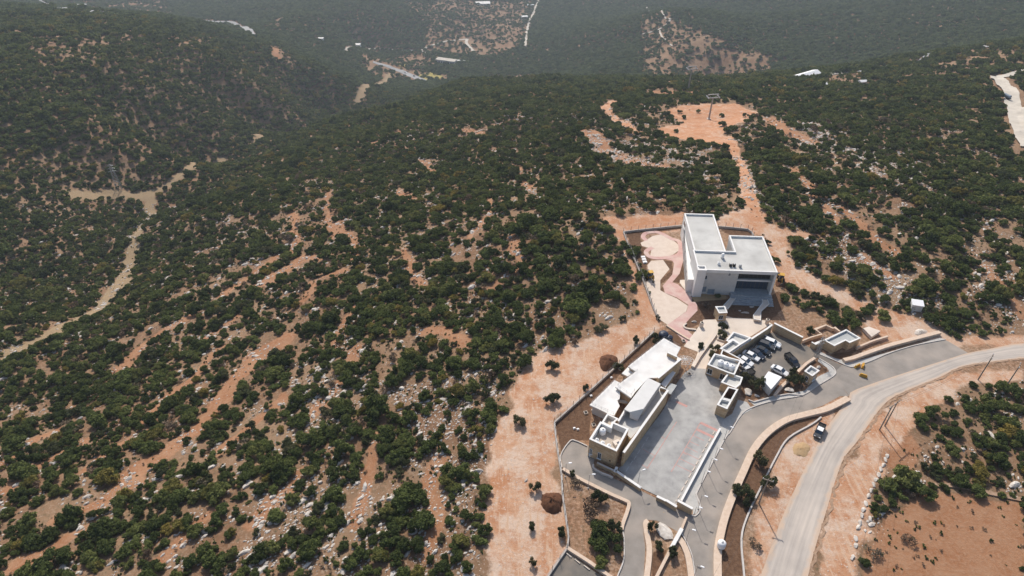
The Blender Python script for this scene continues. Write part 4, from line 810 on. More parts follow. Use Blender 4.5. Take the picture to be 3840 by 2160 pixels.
slab(sc_, gl('zH', [(150,830),(95,870),(330,1010),(400,960)], 0.5), 0.5, 0.3, 'pave', name='terrace_step')
slab(sc_, gl('zC', [(1165,680),(1240,705),(1065,965),(985,905)], 3.2), 3.2, 0.3, 'whiteroof', wall='stone')
slab(sc_, gl('zA', [(190,-20),(325,25),(200,212),(75,160)], 2.8), 2.8, 0.28, 'dullroof', name='entrance_canopy')
for p in ((210, 190), (310, 40)): q = g('zA', *p, 2.8); b = MB(); b.tube((*q, 0), (*q, 2.55), 0.09); b.build('post', 'steel', sc_)
def coped(pts, w, zt, z0):
    b = MB(); b.strip(pts, w, z0, zt-0.14); b.build('wall', 'stone', sc_); b = MB(); b.strip(pts, w+0.1, zt-0.14, zt); b.build('coping', 'white', sc_)
coped(gl('zC', [(1105,362),(1265,440)], 5.4), 0.4, 5.4, 4.0); coped(gl('zC', [(1330,475),(940,800)], 5.3), 0.42, 5.3, -0.2)
b = MB(); b.prism(gl('zH', [(700,520),(910,640),(870,700),(690,650)], 0.3), 0.3, 3.2); b.build('glazed_recess', 'glass', sc_); b = MB(); b.prism(gl('zH', [(690,655),(900,690),(840,735),(640,700)], 1.6), 1.2, 1.6); b.build('balcony', 'greywall', sc_)
def railing(pts, z, h=0.95, gap=1.6):
    P = resample(pts, max(2, int(sum(math.dist(pts[i], pts[i+1]) for i in range(len(pts)-1))/gap)+1)); b = MB()
    for x, y in P: b.tube((x, y, z), (x, y, z+h), 0.028, n=5)
    for q in (0.5, 1.0):
        for i in range(len(pts)-1): b.tube((*pts[i], z+h*q), (*pts[i+1], z+h*q), 0.022, n=5)
    b.build('railing', 'steel', sc_)
UI = inset(ccw(UP), 0.25); UPc = ccw(UP); j_ = [inset(UPc, 0.25)[k] for k in range(len(UPc))]
def rail_on(poly, idx, z): P = poly; Q = inset(ccw(P), 0.25); S = ccw(P); railing([Q[S.index(P[i])] for i in idx], z)
rail_on(UP, [0, 10], 4.1); rail_on(UP, [9, 8, 7, 6], 4.1); rail_on(UP, [0, 1], 4.1); rail_on(WP, [0, 9, 8, 7], 3.2)
inv(sc_)
for p, r_, lb in (((445,320), 0.78, 'large white water tank at the back corner of the walled roof terrace'), ((325,500), 0.5, 'small white water tank in the left front corner of the walled roof terrace'), ((445,560), 0.5, 'small white water tank, middle of three along the front of the walled roof terrace'), ((575,620), 0.5, 'small white water tank, rightmost of three along the front of the walled roof terrace')):
    q = g('zB', *p, 4.9); water_tank((*q, 4.2), r_, 1.5 if r_ > 0.6 else 1.05, lb, 'roof terrace tanks')
e = empty('equipment_box', (*g('zB', 740, 560, 4.6), 4.2), R(25), 'pale box with dark cloth on the walled roof terrace', 'box'); b = MB(); b.box((0, 0, 0.35), (1.6, 1.2, 0.7)); b.build('body', 'pave', e); b = MB(); b.box((0.2, -0.3, 0.78), (0.7, 0.5, 0.16), 0.3, 0.7); b.build('cloth', 'bluetank', e)
# white steel canopy at the end of the stone complex
pc = g('zC', 1395, 500, 2.8); e = empty('steel_canopy', (*pc, 0), 0, 'white lattice steel canopy on legs between stone complex and plaza', 'canopy')
for k in range(5):
    a = k*1.257; b = MB(); b.tube((1.3*math.cos(a), 1.0*math.sin(a), 0), (1.7*math.cos(a+.2), 1.3*math.sin(a+.2), 2.8), 0.06); b.build('leg', 'white', e)
for k in range(12):
    a = k*0.5236; b = MB(); b.tube((0, 0, 3.3), (2.3*math.cos(a), 1.7*math.sin(a), 2.8), 0.045, n=6); b.build('rib', 'white', e)
for r_ in (0.35, 0.7, 1.0):
    b = MB()
    for k in range(24): a, c = k*0.2618, (k+1)*0.2618; z = 3.3-0.5*r_; b.tube((2.3*r_*math.cos(a), 1.7*r_*math.sin(a), z), (2.3*r_*math.cos(c), 1.7*r_*math.sin(c), z), 0.04, n=5)
    b.build('hoop', 'white', e)

# ------------------------------------------------------------------ stone pavilion between courtyard and car park
pv_ = empty('stone_pavilion', (*g('C4', 300, 850), 0), 0, 'long stone pavilion with white parapets and three roof tanks between courtyard and car park', 'building')
TR = gl('C4', [(160,665),(560,770),(460,985),(365,955),(55,832)], 3.7); block(pv_, TR, 3.7, 2.9, roof='dullroof')
panel(pv_, TR[4], TR[3], 0.06, 0.29, 0.9, 2.5, 'dark'); panel(pv_, TR[4], TR[3], 0.68, 0.92, 0.6, 2.5, 'dark')
block(pv_, gl('C4', [(365,955),(440,980),(585,1025),(548,1132),(480,1186),(392,1150),(258,1098)], 3.3), 3.3, 2.5, roof='greyroof')
block(pv_, gl('zA', [(1395,55),(1605,110),(1470,350),(1250,290)], 3.6), 3.6, 0.3, roof='brownfloor', inner='brownfloor'); block(pv_, gl('zA', [(1248,292),(1468,352),(1375,520),(1165,430)], 3.6), 3.6, 2.9, roof='dullroof')
block(pv_, gl('zI', [(1255,550),(1700,700),(1432,868),(1240,742),(1135,800),(1075,765)], 3.3), 3.3, 2.6, roof='greyroof'); block(pv_, gl('zI', [(1240,740),(1437,862),(1152,1060),(920,962)], 3.5), 3.5, 2.7, roof='greyroof')
block(pv_, gl('zI', [(985,985),(1450,1225),(1412,1300),(935,1115)], 3.5), 3.5, 0.4, roof='brownfloor', inner='stone', t=0.25)
inv(pv_)
for p, lb in (((258,808), 'white water tank nearest the plaza, first of three on the pavilion roof'), ((340,838), 'white water tank, middle one of three on the pavilion roof'), ((420,872), 'white water tank nearest the cars, last of three on the pavilion roof')): water_tank((*g('C4', *p, 3.7), 2.9), 0.85, 1.5, lb, 'pavilion roof tanks')

# ------------------------------------------------------------------ gatehouse, kiosk, east house, cabin
gh = empty('gatehouse', (*g('C4', 1620, 1000, 0), 0), 0, 'small square stone gatehouse with white parapet beside the parking entrance', 'gatehouse'); GP = gl('C4', [(1515,930),(1610,845),(1745,922),(1637,1005)], 3.4); block(gh, GP, 3.4, 2.8, roof='dullroof'); panel(gh, GP[0], GP[3], 0.35, 0.7, 0.9, 2.3, 'dark'); panel(gh, GP[3], GP[2], 0.3, 0.7, 0.9, 2.2, 'glass'); inv(gh)
kk = empty('stone_kiosk', (*g('zD', 1000, 1250), 0), 0, 'small stone kiosk with white parapet at the edge of the plaza below the porch', 'kiosk'); KP = gl('zD', [(860,1020),(1078,1012),(1135,1160),(945,1170)], 3.2); block(kk, KP, 3.2, 2.7, roof='dullroof'); panel(kk, KP[3], KP[2], 0.1, 0.6, 0.9, 2.2, 'dark'); inv(kk)
eh = empty('stone_house', (*g('zE', 1000, 600), 0), 0, 'flat-roofed stone house with white parapet above the road bend', 'house'); EP = gl('zE', [(590,490),(1140,230),(1500,445),(1225,560),(1130,500),(850,638)], 2.9); block(eh, EP, 2.9, 2.35, roof='dullroof')
coped_wall('x', gl('zE', [(290,540),(370,588),(590,485)], 1.9), 0.3, 1.9, 'stone', '', par=eh); inv(eh)
cb = empty('white_cabin', (*g('C4', 1010, 1100), 0), 0, 'white prefabricated cabin at the edge of the car park', 'cabin'); CPp = gl('C4', [(975,940),(1168,1020),(1010,1200),(890,1062)], 2.7); b = MB(); b.prism(CPp, 0.15, 2.55); b.build('wall', 'greywall', cb); b = MB(); b.prism(inset(ccw(CPp), -0.08), 2.55, 2.72, bottom=True); b.build('roof', 'plastic', cb); b = MB(); b.prism(inset(ccw(CPp), 0.15), -0.1, 0.15); b.build('base', 'darksteel', cb); panel(cb, CPp[3], CPp[2], 0.2, 0.4, 1.0, 1.9, 'glass', sill=False); panel(cb, CPp[3], CPp[2], 0.6, 0.78, 0.2, 2.2, 'greywall', 'door', sill=False); inv(cb)
inv(mb_)
# ------------------------------------------------------------------ walls, kerbs, fences
coped_wall('stone_wall', gl('C4', [(1062,205),(1495,420)], 2.7), 0.45, 2.7, 'stone', 'tall honey stone wall with white coping closing the back of the car park')
coped_wall('stone_wall', gl('C4', [(400,660),(545,555),(720,440),(950,290),(1030,228)], 2.9), 0.4, 2.9, 'stone', 'long stone wall behind the row of parked cars')
coped_wall('stone_wall', [g('C5', 860, 345, 1.2), g('C5', 1125, 525, 1.2)], 0.5, 1.2, 'stone', 'white-coped stone wall at the foot of the courtyard beside the shaded lane')
coped_wall('stone_wall', [g('zB', 745, 1060, 1.2), g('zB', 700, 1170, 1.2)], 0.5, 1.2, 'stone', 'short stone wall stub at the corner below the stone complex')
coped_wall('stone_wall', gl('zF', [(130,890),(325,985)], 1.3), 0.45, 1.3, 'stone', 'low end of the stepped stone wall at the courtyard opening'); coped_wall('stone_wall', gl('zF', [(325,975),(548,1112)], 1.6), 0.45, 1.6, 'stone', 'middle section of the stepped stone wall at the courtyard corner')
coped_wall('stone_wall', gl('zF', [(570,982),(880,1152)], 2.2), 0.45, 2.2, 'stone', 'tallest end section of the stepped stone wall by the drive')
coped_wall('courtyard_parapet', [g('zF', 640, 985, 0.9), g('zF', 1165, 0, 0.9), g('zA', 1235, 920, 0.9)], 0.35, 0.9, 'kerb', 'pale parapet wall along the drive side of the courtyard', 'parapet')
low_wall('planter_wall', gl('zB', [(250,1000),(250,1070),(330,1130),(440,1190),(560,1230),(660,1280)], 0.6), 0.35, 0.6, 'kerb', 'curved pale kerb wall round the bed below the stone complex')
coped_wall('ramp_wall', gl('zB', [(330,970),(520,1060),(700,1145)], 1.1), 0.3, 1.1, 'stone', 'stone ramp wall with railing at the foot of the stone complex', cop='kerb')
low_wall('lane_wall', smooth_line(gl('C5', [(310,325),(480,425),(650,510),(800,585),(960,655),(1000,690),(975,790),(935,900),(925,960)], 0.6)), 0.75, 0.6, 'tanwall', 'broad pale wall along the lane below the stone complex')
low_wall('lane_kerb', smooth_line(gl('C5', [(560,85),(440,32),(380,38),(287,180),(300,310)], 0.3)), 0.22, 0.3, 'kerb', 'thin kerb round the turning place left of the stone complex', 'kerb')
low_wall('lane_kerb', smooth_line(gl('C5', [(930,960),(948,1060),(945,1270),(880,1449),(860,1560)], 0.3)), 0.25, 0.3, 'kerb', 'thin kerb on the tree side of the lane leaving the picture bottom', 'kerb')
low_wall('lane_wall', smooth_line(gl('C5', [(1200,870),(1175,900),(1190,1020),(1212,1150),(1205,1300),(1170,1560)], 0.5)), 1.1, 0.5, 'tanwall', 'broad pale wall on the rocky side of the lane leaving the picture bottom')
low_wall('drive_wall', smooth_line(gl('C5', [(1525,1055),(1570,1120),(1620,1250),(1650,1449),(1655,1560)], 0.5)), 1.2, 0.5, 'tanwall', 'broad pale wall curving beside the drive near the white beam')
low_wall('drive_kerb', smooth_line(gl('C5', [(1548,1000),(1600,1090),(1660,1240),(1690,1449)], 0.25)), 0.2, 0.25, 'kerb', 'thin white kerb of the drive near the white beam', 'kerb')
low_wall('drive_kerb', smooth_line([g(*p) for p in (('C5',1650,815),('C5',1690,822),('C5',1738,770),('C5',1735,690),('C5',1705,610),('C5',1720,550),('C5',1880,240),('C5',2010,0),('C2',690,1449),('C2',820,1250),('C2',960,1170),('C2',1200,1100),('C2',1430,1062),('C2',1530,1022),('C2',1640,945),('C2',1805,845),('C2',1832,795),('C2',1790,735),('C2',1650,650))]), 0.28, 0.2, 'kerb', 'long winding kerb between drive and courtyard walkway', 'kerb')
b = MB(); b.strip(gl('C5', [(1600,830),(1552,950)], 0.8), 0.45, -0.2, 0.8); b.strip(gl('C5', [(1440,1155),(1290,1449),(1230,1560)], 0.8), 0.6, -0.2, 0.8); tag(b.build('boundary_wall', 'tanwall'), 'pale stone boundary wall running from the courtyard corner to the picture bottom', 'wall')
b = MB(); b.strip(gl('C5', [(1552,950),(1440,1155)], 1.0), 0.75, -0.2, 1.0); tag(b.build('white_beam_wall', 'white'), 'thick white beam beside the drive', 'wall')
DW = smooth_line([tuple((np.array(g('C6', *p, 0.8))+np.array(g('C6', *q, 0.8)))/2) for p, q in (((140,1560),(205,1560)),((145,1449),(205,1449)),((150,1250),(205,1270)),((190,1050),(240,1080)),((250,900),(300,880)),((330,720),(390,670)),((420,520),(455,545)),((520,400),(560,425)),((650,310),(690,345)),((800,270),(820,305)),((950,235),(970,260)),((1105,165),(1115,180)))])
low_wall('drive_wall', DW, 1.55, 0.75, 'tanwall', 'long broad pale wall curving along the drive and the planted strip')
low_wall('bed_kerb', smooth_line(gl('C6', [(365,1560),(365,1449),(345,1180),(390,1010),(490,800),(590,600),(680,460),(850,360),(915,310)], 0.4)), 0.35, 0.4, 'kerb', 'thin kerb between the brown planted strip and the road verge', 'kerb')
low_wall('gate_wall', smooth_line([g('C7', *p, 0.9) for p in ((548,1342),(620,1325),(760,1275),(900,1228),(1100,1175),(1295,1125))]), 1.1, 0.9, 'tanwall', 'long pale stepped wall along the pavement by the road bend')
low_wall('garden_wall', gl('C7', [(650,1245),(770,1195),(890,1158)], 0.9), 0.5, 0.9, 'tanwall', 'short pink stone wall behind the flat-roofed stone house')
low_wall('yard_wall', gl('zE', [(60,505),(300,410),(540,345),(375,225),(640,120),(810,200),(860,180),(985,275)], 1.1), 0.4, 1.1, 'tanwall', 'angular pale wall round the yard beside the flat-roofed stone house')
low_wall('island_wall', gl('C2', [(1425,790),(1520,700),(1610,640)], 0.8), 0.7, 0.8, 'tanwall', 'straight pale wall beside the gatehouse bed'); low_wall('island_wall', smooth_line(gl('C2', [(1175,1045),(1240,960),(1330,875)], 0.8)), 0.7, 0.8, 'tanwall', 'pale wall between the white cabin and the planted bed')
low_wall('bed_kerb', gl('C2', [(890,1095),(950,1118),(1180,1055),(1330,1030),(1480,1045)], 0.35), 0.25, 0.35, 'kerb', 'pale kerb round the bed with the large olive beside the cabin', 'kerb')
low_wall('pavement_kerb', smooth_line([g(*p) for p in (('zE',480,850),('zE',870,1010),('zE',1180,1142),('zE',1330,1152),('C7',760,1352),('C7',900,1292),('C7',1100,1232),('C7',1335,1187))]), 0.25, 0.2, 'kerb', 'kerb of the pavement by the road bend', 'kerb')
low_wall('path_wall', smooth_line(gl('C2', [(0,285),(120,365),(245,440)], 0.4)), 0.5, 0.4, 'tanwall', 'pale wall at the edge of the pink path by the dark tanks'); low_wall('path_wall', smooth_line(gl('C2', [(215,265),(185,290),(215,318),(320,332)], 0.4)), 0.45, 0.4, 'pave', 'small curved pale wall where the pink path meets the plaza')
low_wall('plaza_ramp_wall', gl('C2', [(535,372),(450,490),(360,610),(285,735)], 0.8), 0.9, 0.8, 'pave', 'long pale ramp wall down the middle of the plaza')
low_wall('field_wall', smooth_line(gl('C6', [(1690,790),(1900,800),(2100,845),(2364,900)], 0.5)), 1.0, 0.32, 'berm', 'low earth-coloured stone bank crossing the brown field at the right edge')
def walkway(pts, label):
    e = empty('footbridge', (0, 0, 0), 0, label, 'footbridge'); b = MB(); b.prism(pts, 0.35, 0.8, bottom=True); b.build('deck', 'pave', e); b = MB(); P = ccw(pts); b.ring(P, inset(P, 0.15), 0.8, 1.0); b.build('kerb', 'white', e)
    b = MB(); b.prism(inset(P, 0.35), -0.3, 0.35); b.build('base', 'fencewall', e)
walkway(gl('zD', [(1230,790),(1350,800),(1145,1080),(1030,1010)], 0.9), 'straight pale footbridge from the kiosk to the porch platform'); walkway(gl('zD', [(1910,850),(2040,850),(2085,960),(1900,1125),(1890,1340),(1735,1310),(1715,1220),(1930,930)], 0.9), 'angled pale footbridge from the plaza to the right end of the platform')
def fence(pts, label, h=0.75, w=0.35, ph=1.5, gap=2.4):
    e = empty('fence', (0, 0, 0), 0, label, 'fence', 'compound fences'); n = max(2, int(sum(math.dist(pts[i], pts[i+1]) for i in range(len(pts)-1))/gap)); P = resample(pts, n+1); zz = [hz1(*p) for p in P]
    b = MB(); b.strip(P, w, [z-0.6 for z in zz], [z+h for z in zz]); b.build('wall', 'fencewall', e)
    me = None
    for (x, y), z in zip(P, zz):
        if me is None:
            b = MB(); b.box((0, 0, ph/2), (0.09, 0.09, ph)); b.tube((0, 0, ph), (0.0, -0.18, ph+0.2), 0.03, n=5); o = b.build('post', 'darksteel', e); me = o.data
        else: o = bpy.data.objects.new('post', me); col.objects.link(o); o.parent = e
        o.location = (x, y, z+h-0.02)
    for q in (0.5, 0.95, 1.4):
        b = MB()
        for i in range(n): b.tube((*P[i], zz[i]+h+q), (*P[i+1], zz[i+1]+h+q), 0.012, n=4, cap=False)
        b.build('wire', 'steel', e)
    return e
fence(gl('C3', [(78,690),(300,490),(560,255),(830,5)], 0.7), 'concrete wall and wire fence between dirt strip and stone complex')
fence([g('C3', 78, 690, 0.7), g('C3', 95, 850, 0.7), g('C3', 135, 1100, 0.7), g('C5', 300, 560, 0.7), g('C5', 350, 900, 0.7), g('C5', 378, 1100, 0.7), g('C5', 355, 1150, 0.7)], 'concrete wall and fence running down beside the dirt strip')
fence(gl('C5', [(355,1150),(230,1330),(120,1500)], 0.7), 'fence on the dirt strip side of the lower court', 0.6)
low_wall('court_wall', gl('C5', [(355,1150),(560,1280),(860,1490)], 0.7), 0.7, 0.7, 'tanwall', 'pale wall between the lower court and the big oaks')
fence(gl('C1', [(780,1320),(700,1130),(640,960),(560,760),(470,560),(400,370)], 0.7), 'concrete wall and fence on the track side of the playground'); fence(gl('C1', [(400,370),(560,350),(800,325),(1040,300)], 0.7), 'concrete wall and fence behind the playground'); fence(gl('C1', [(1430,310),(1600,325),(1785,345),(1815,415)], 0.7), 'concrete wall and fence behind the white building')
def stop(p0, p1, lb, gp):
    a, c = Vector((*p0, 0)), Vector((*p1, 0)); d = c-a; mid = (a+c)/2; e = empty('wheel_stop', (mid.x, mid.y, 0.1), math.atan2(d.y, d.x), lb, 'wheel stop', gp); b = MB(); b.box((0, 0, 0.075), (d.length, 0.22, 0.15), 0, 0.9); b.build('bar', 'pave', e)
    for s in (-1, 1): b = MB(); b.tube((s*d.length*0.3, 0, 0.14), (s*d.length*0.3, 0, 0.165), 0.05, n=6); b.build('bolt', 'darksteel', e)
WS = [('zF',(520,1020),(545,975)),('zF',(568,940),(615,850)),('zF',(640,790),(692,700)),('zF',(715,655),(770,565)),('zF',(795,515),(845,420)),('zF',(870,380),(925,285)),('zF',(942,245),(992,160)),('zF',(1010,125),(1060,40)),('zA',(850,1440),(900,1360)),('zA',(920,1330),(968,1245)),('zA',(990,1210),(1032,1130)),('zA',(1065,1065),(1115,985))]
for c, p0, p1 in WS: stop(g(c, *p0, 0.1), g(c, *p1, 0.1), 'pale wheel stop bar in the row along the courtyard parapet', 'courtyard wheel stops')
for p0, p1 in (((340,1210),(400,1260)),((430,1275),(490,1325)),((525,1340),(590,1390))): stop(g('C5', *p0), g('C5', *p1), 'white wheel stop bar along the wall of the lower court', 'lower court wheel stops')
# barrier arm in the car park
e = empty('barrier_arm', (*g('C4', 920, 390, 1.0), 0), 0, 'long white barrier arm at the top of the car park', 'barrier'); p1 = Vector((*g('C4', 1160, 520, 1.0), 0))-e.location; b = MB(); b.box((p1.x/2, p1.y/2, 1.0), (p1.length, 0.3, 0.22), math.atan2(p1.y, p1.x)); b.build('arm', 'white', e); b = MB(); b.box((0, 0, 0.5), (0.35, 0.35, 1.0)); b.box((p1.x, p1.y, 0.45), (0.2, 0.2, 0.9)); b.build('post', 'steel', e)

# ------------------------------------------------------------------ vehicles
PAINT = {}
def paint(name, c):
    if name not in PAINT: PAINT[name] = mat(name+'_car_paint', c, 0.25, spec=0.6)
    return PAINT[name]
def loft(b, secs):
    """secs: list of rings of equal length"""
    i = len(b.v); n = len(secs[0])
    for s in secs: b.v += s
    for k in range(len(secs)-1):
        for q in range(n): b.f.append((i+k*n+q, i+k*n+(q+1) % n, i+(k+1)*n+(q+1) % n, i+(k+1)*n+q))
    b.f += [tuple(range(i+n-1, i-1, -1)), tuple(range(i+(len(secs)-1)*n, i+len(secs)*n))]
def car(rear, front, pm, label, kind='sedan', L=None):
    a, c = Vector((*rear, 0)), Vector((*front, 0)); d = c-a; mid = (a+c)/2; L = L or {'sedan': 4.6, 'suv': 4.6, 'pickup': 5.2}[kind]
    e = empty('parked_car' if kind != 'pickup' else 'pickup_truck', (mid.x, mid.y, 0.035), math.atan2(d.y, d.x), label, 'car' if kind != 'pickup' else 'pickup', 'cars in the car park'); W = 0.9; h = L/2
    def sec(x, zb, zt, w): return [(x, -w*0.92, zb), (x, -w, zb+0.2), (x, -w, zt-0.15), (x, -w*0.86, zt), (x, w*0.86, zt), (x, w, zt-0.15), (x, w, zb+0.2), (x, w*0.92, zb)]
    T = {'sedan': 0.0, 'suv': 0.12, 'pickup': 0.14}[kind]; hood = 0.92+T; b = MB()
    loft(b, [sec(-h, 0.42, 0.86+T, W*0.86), sec(-h+0.15, 0.28, hood+0.04, W*0.97), sec(-h+0.9, 0.24, hood+0.06, W), sec(0, 0.22, hood, W), sec(h-1.1, 0.24, hood-0.04, W), sec(h-0.25, 0.27, hood-0.16, W*0.96), sec(h, 0.4, 0.68+T, W*0.82)]); b.build('body', pm, e, False)
    if kind == 'sedan': xs = (-h+0.55, -h+1.25, 0.35, 1.2)
    elif kind == 'suv': xs = (-h+0.1, -h+0.4, 0.35, 1.1)
    else: xs = (-0.55, -0.4, 0.75, 1.3)
    zt = 1.45+T*1.8; b = MB()
    def cs(x, z, w): return [(x, -w, z), (x, w, z)]
    lo = [(xs[0], -W*0.9, hood), (xs[3], -W*0.9, hood), (xs[3], W*0.9, hood), (xs[0], W*0.9, hood)]; hi = [(xs[1], -W*0.7, zt-0.06), (xs[2], -W*0.7, zt-0.06), (xs[2], W*0.7, zt-0.06), (xs[1], W*0.7, zt-0.06)]
    b.v = lo+hi; b.f = [(0, 1, 5, 4), (1, 2, 6, 5), (2, 3, 7, 6), (3, 0, 4, 7), (4, 5, 6, 7)]; b.build('window', 'glass', e)
    b = MB(); b.prism([(xs[1]-0.05, -W*0.72), (xs[2]+0.05, -W*0.72), (xs[2]+0.05, W*0.72), (xs[1]-0.05, W*0.72)], zt-0.07, zt); b.build('roof', pm, e)
    for s in (-1, 1):
        b = MB()
        for x0, x1 in ((xs[0], xs[1]), (xs[3], xs[2]), ((xs[0]+xs[3])/2, (xs[1]+xs[2])/2)): b.tube((x0, s*W*0.905, hood-0.02), (x1, s*W*0.71, zt-0.04), 0.045, n=5)
        b.build('pillar', pm, e)
        b = MB(); b.box((h-0.12, s*W*0.62, 0.66+T), (0.16, 0.38, 0.13)); b.build('headlight', 'lamp', e); b = MB(); b.box((-h+0.05, s*W*0.66, 0.74+T), (0.12, 0.3, 0.14)); b.build('taillight', 'red', e)
        b = MB(); b.box((xs[3]-0.35, s*W*1.06, hood+0.06), (0.16, 0.2, 0.13)); b.build('mirror', pm, e)
        for x in (-h+0.85, h-0.9):
            b = MB(); b.tube((x, s*(W-0.16), 0.32), (x, s*(W+0.03), 0.32), 0.32, n=16); w_ = b.build('wheel', 'tyre', e); b = MB(); b.tube((x, s*(W+0.02), 0.32), (x, s*(W+0.045), 0.32), 0.2, n=12); b.build('rim', 'rim', w_)
    if kind == 'pickup':
        b = MB(); b.box((-h+1.05, 0, hood+0.09), (1.7, 1.5, 0.05)); b.build('bed', 'dark', e)
        b = MB()
        for s in (-1, 1): b.box((-h+1.05, s*0.82, hood+0.18), (1.9, 0.1, 0.3))
        b.box((-h+0.1, 0, hood+0.18), (0.1, 1.6, 0.3)); b.build('bed_side', pm, e)
    return e
WH, BK, GR, NV = paint('white', (0.75, 0.75, 0.74)), paint('black', (0.014, 0.014, 0.016)), paint('graphite', (0.06, 0.06, 0.062)), paint('navy', (0.015, 0.02, 0.035))
def c4(x, y): return g('C4', x, y, 0.6)
car(c4(955,480), c4(1105,540), WH, 'white estate car at the top end of the parked row', 'suv'); car(c4(855,515), c4(1035,580), GR, 'graphite car second from the top end of the parked row', 'suv'); car(c4(795,580), c4(975,665), BK, 'black car third from the top end of the parked row')
car(c4(718,615), c4(885,725), NV, 'dark navy car beside the black one in the parked row'); car(c4(620,655), c4(805,750), WH, 'white saloon next to the dark navy car in the parked row'); car(c4(530,725), c4(712,830), WH, 'white saloon near the bottom end of the parked row'); car(c4(480,770), c4(665,895), WH, 'white saloon half hidden by the pavilion at the bottom of the row')
car(c4(690,960), c4(560,1010), BK, 'dark pickup half hidden under the olive tree', 'pickup'); car(c4(1250,690), c4(1420,870), BK, 'black pickup with open bed standing alone in the car park', 'pickup'); car(c4(1030,865), c4(1258,985), WH, 'white saloon parked beside the white cabin')
# open utility truck on the road verge
e = car(g('C6', 915, 385, 0.7), g('C6', 890, 440, 0.7), GR, 'small open truck with white cab roof on the road verge', 'pickup', 4.6); e['group'] = 'vehicles outside the car park'
for c in e.children:
    if c.name.startswith('roof'): c.data.materials[0] = M['plastic']
def digger(p, rz, label):
    e = empty('backhoe_loader', (*p, 0), rz, label, 'digger', 'yellow diggers')
    b = MB(); b.box((0.3, 0, 1.0), (2.6, 1.0, 0.8), 0, 0.9); b.build('body', 'yellow', e); b = MB(); b.box((-0.5, 0, 2.0), (1.3, 1.3, 1.3), 0, 0.88); b.build('cab', 'glass', e); b = MB(); b.box((-0.5, 0, 2.7), (1.4, 1.4, 0.12)); b.build('cab_roof', 'yellow', e)
    for x, r_ in ((-0.8, 0.7), (1.2, 0.5)):
        for s in (-1, 1): b = MB(); b.tube((x, s*0.65, r_), (x, s*1.0, r_), r_, n=16); w_ = b.build('wheel', 'tyre', e); b = MB(); b.tube((x, s*1.0, r_), (x, s*1.03, r_), r_*0.5, n=12); b.build('rim', 'yellow', w_)
    b = MB(); b.box((2.6, 0, 0.45), (0.8, 2.1, 0.8), 0, 0.8); b.build('bucket', 'darksteel', e)
    for s in (-1, 1): b = MB(); b.tube((0.6, s*0.55, 1.3), (2.4, s*0.6, 0.6), 0.1, n=6); b.build('loader_arm', 'yellow', e)
    b = MB(); b.tube((-1.3, 0, 1.0), (-2.5, 0, 2.7), 0.14, n=6); b.tube((-2.5, 0, 2.7), (-3.3, 0, 1.2), 0.11, n=6); b.build('boom', 'yellow', e); b = MB(); b.box((-3.3, 0, 0.9), (0.5, 0.6, 0.6), 0, 0.8); b.build('hoe', 'darksteel', e)
digger(g('C1', 685, 850, 0.8), R(100), 'yellow digger on dark soil inside the playground fence'); digger(g('C1', 2110, 880, 0.8), R(75), 'yellow digger beside the right corner of the white building')
def barrier(p, rz, label):
    e = empty('road_barrier', (*p, 0.02), rz, label, 'barrier', 'yellow road barriers'); b = MB(); b.box((0, 0, 0.18), (1.9, 0.6, 0.36)); b.build('base', 'yellow', e); b = MB(); b.box((0, 0, 0.6), (1.8, 0.34, 0.5), 0, 0.85); b.build('body', 'yellow', e)
    for s in (-1, 0, 1): b = MB(); b.box((s*0.6, 0, 0.62), (0.25, 0.36, 0.3)); b.build('band', 'orangebarrier', e)
barrier(g('zE', 1420, 1130, 0.4), R(30), 'orange barrier against the kerb of the road bend'); barrier(g('zE', 1560, 1125, 0.4), R(60), 'yellow barrier standing off the kerb at the road bend'); barrier(g('zE', 1570, 1370, 0.4), R(-30), 'yellow barrier lying alone on the apron')

# ------------------------------------------------------------------ lamps, poles, wires, pylons
def lamp(head, rz, label, h=5.0):
    e = empty('lamp_post', (*head, 0), rz, label, 'lamp post', 'lamp posts along the drives'); b = MB(); b.tube((0, 0, 0), (0, 0, h), 0.06, 0.04, 8); b.build('pole', 'steel', e); b = MB(); b.box((0, 0, 0.1), (0.3, 0.3, 0.2)); b.build('base', 'kerb', e)
    b = MB(); b.tube((0, 0, h-0.05), (0.6, 0, h+0.1), 0.03, n=6); b.build('arm', 'steel', e); b = MB(); b.box((0.85, 0, h+0.12), (0.75, 0.3, 0.12), 0, 0.8); b.build('lamp_head', 'lamp', e)
for c, p, lb, rz in (('C5',(345,270),'lamp post by the turning place left of the stone complex',0),('C5',(590,388),'lamp post by the shaded lane below the stone complex',0),('C5',(1118,350),'lamp post standing in the courtyard near its foot wall',0.3),('zF',(1280,105),'lamp post on the kerb strip, farthest up beside the wheel stops',-.5),('zF',(1140,355),'lamp post on the kerb strip beside the sixth wheel stop',-.5),('zF',(1075,875),'lamp post on the kerb strip at the bend of the drive',-.4),('zF',(960,1110),'lamp post near the tall end of the stepped wall',-.4),('C5',(1635,955),'lamp post on the drive beside the white beam',-.4),('C5',(1720,1338),'lamp post on the drive nearest the picture bottom',-.4),('zA',(1400,880),'lamp post beside the end tower of the pavilion',-.5),('zA',(1180,1330),'lamp post on the kerb strip near the pavilion',-.5)): lamp(g(c, *p, 5.0), rz, lb)
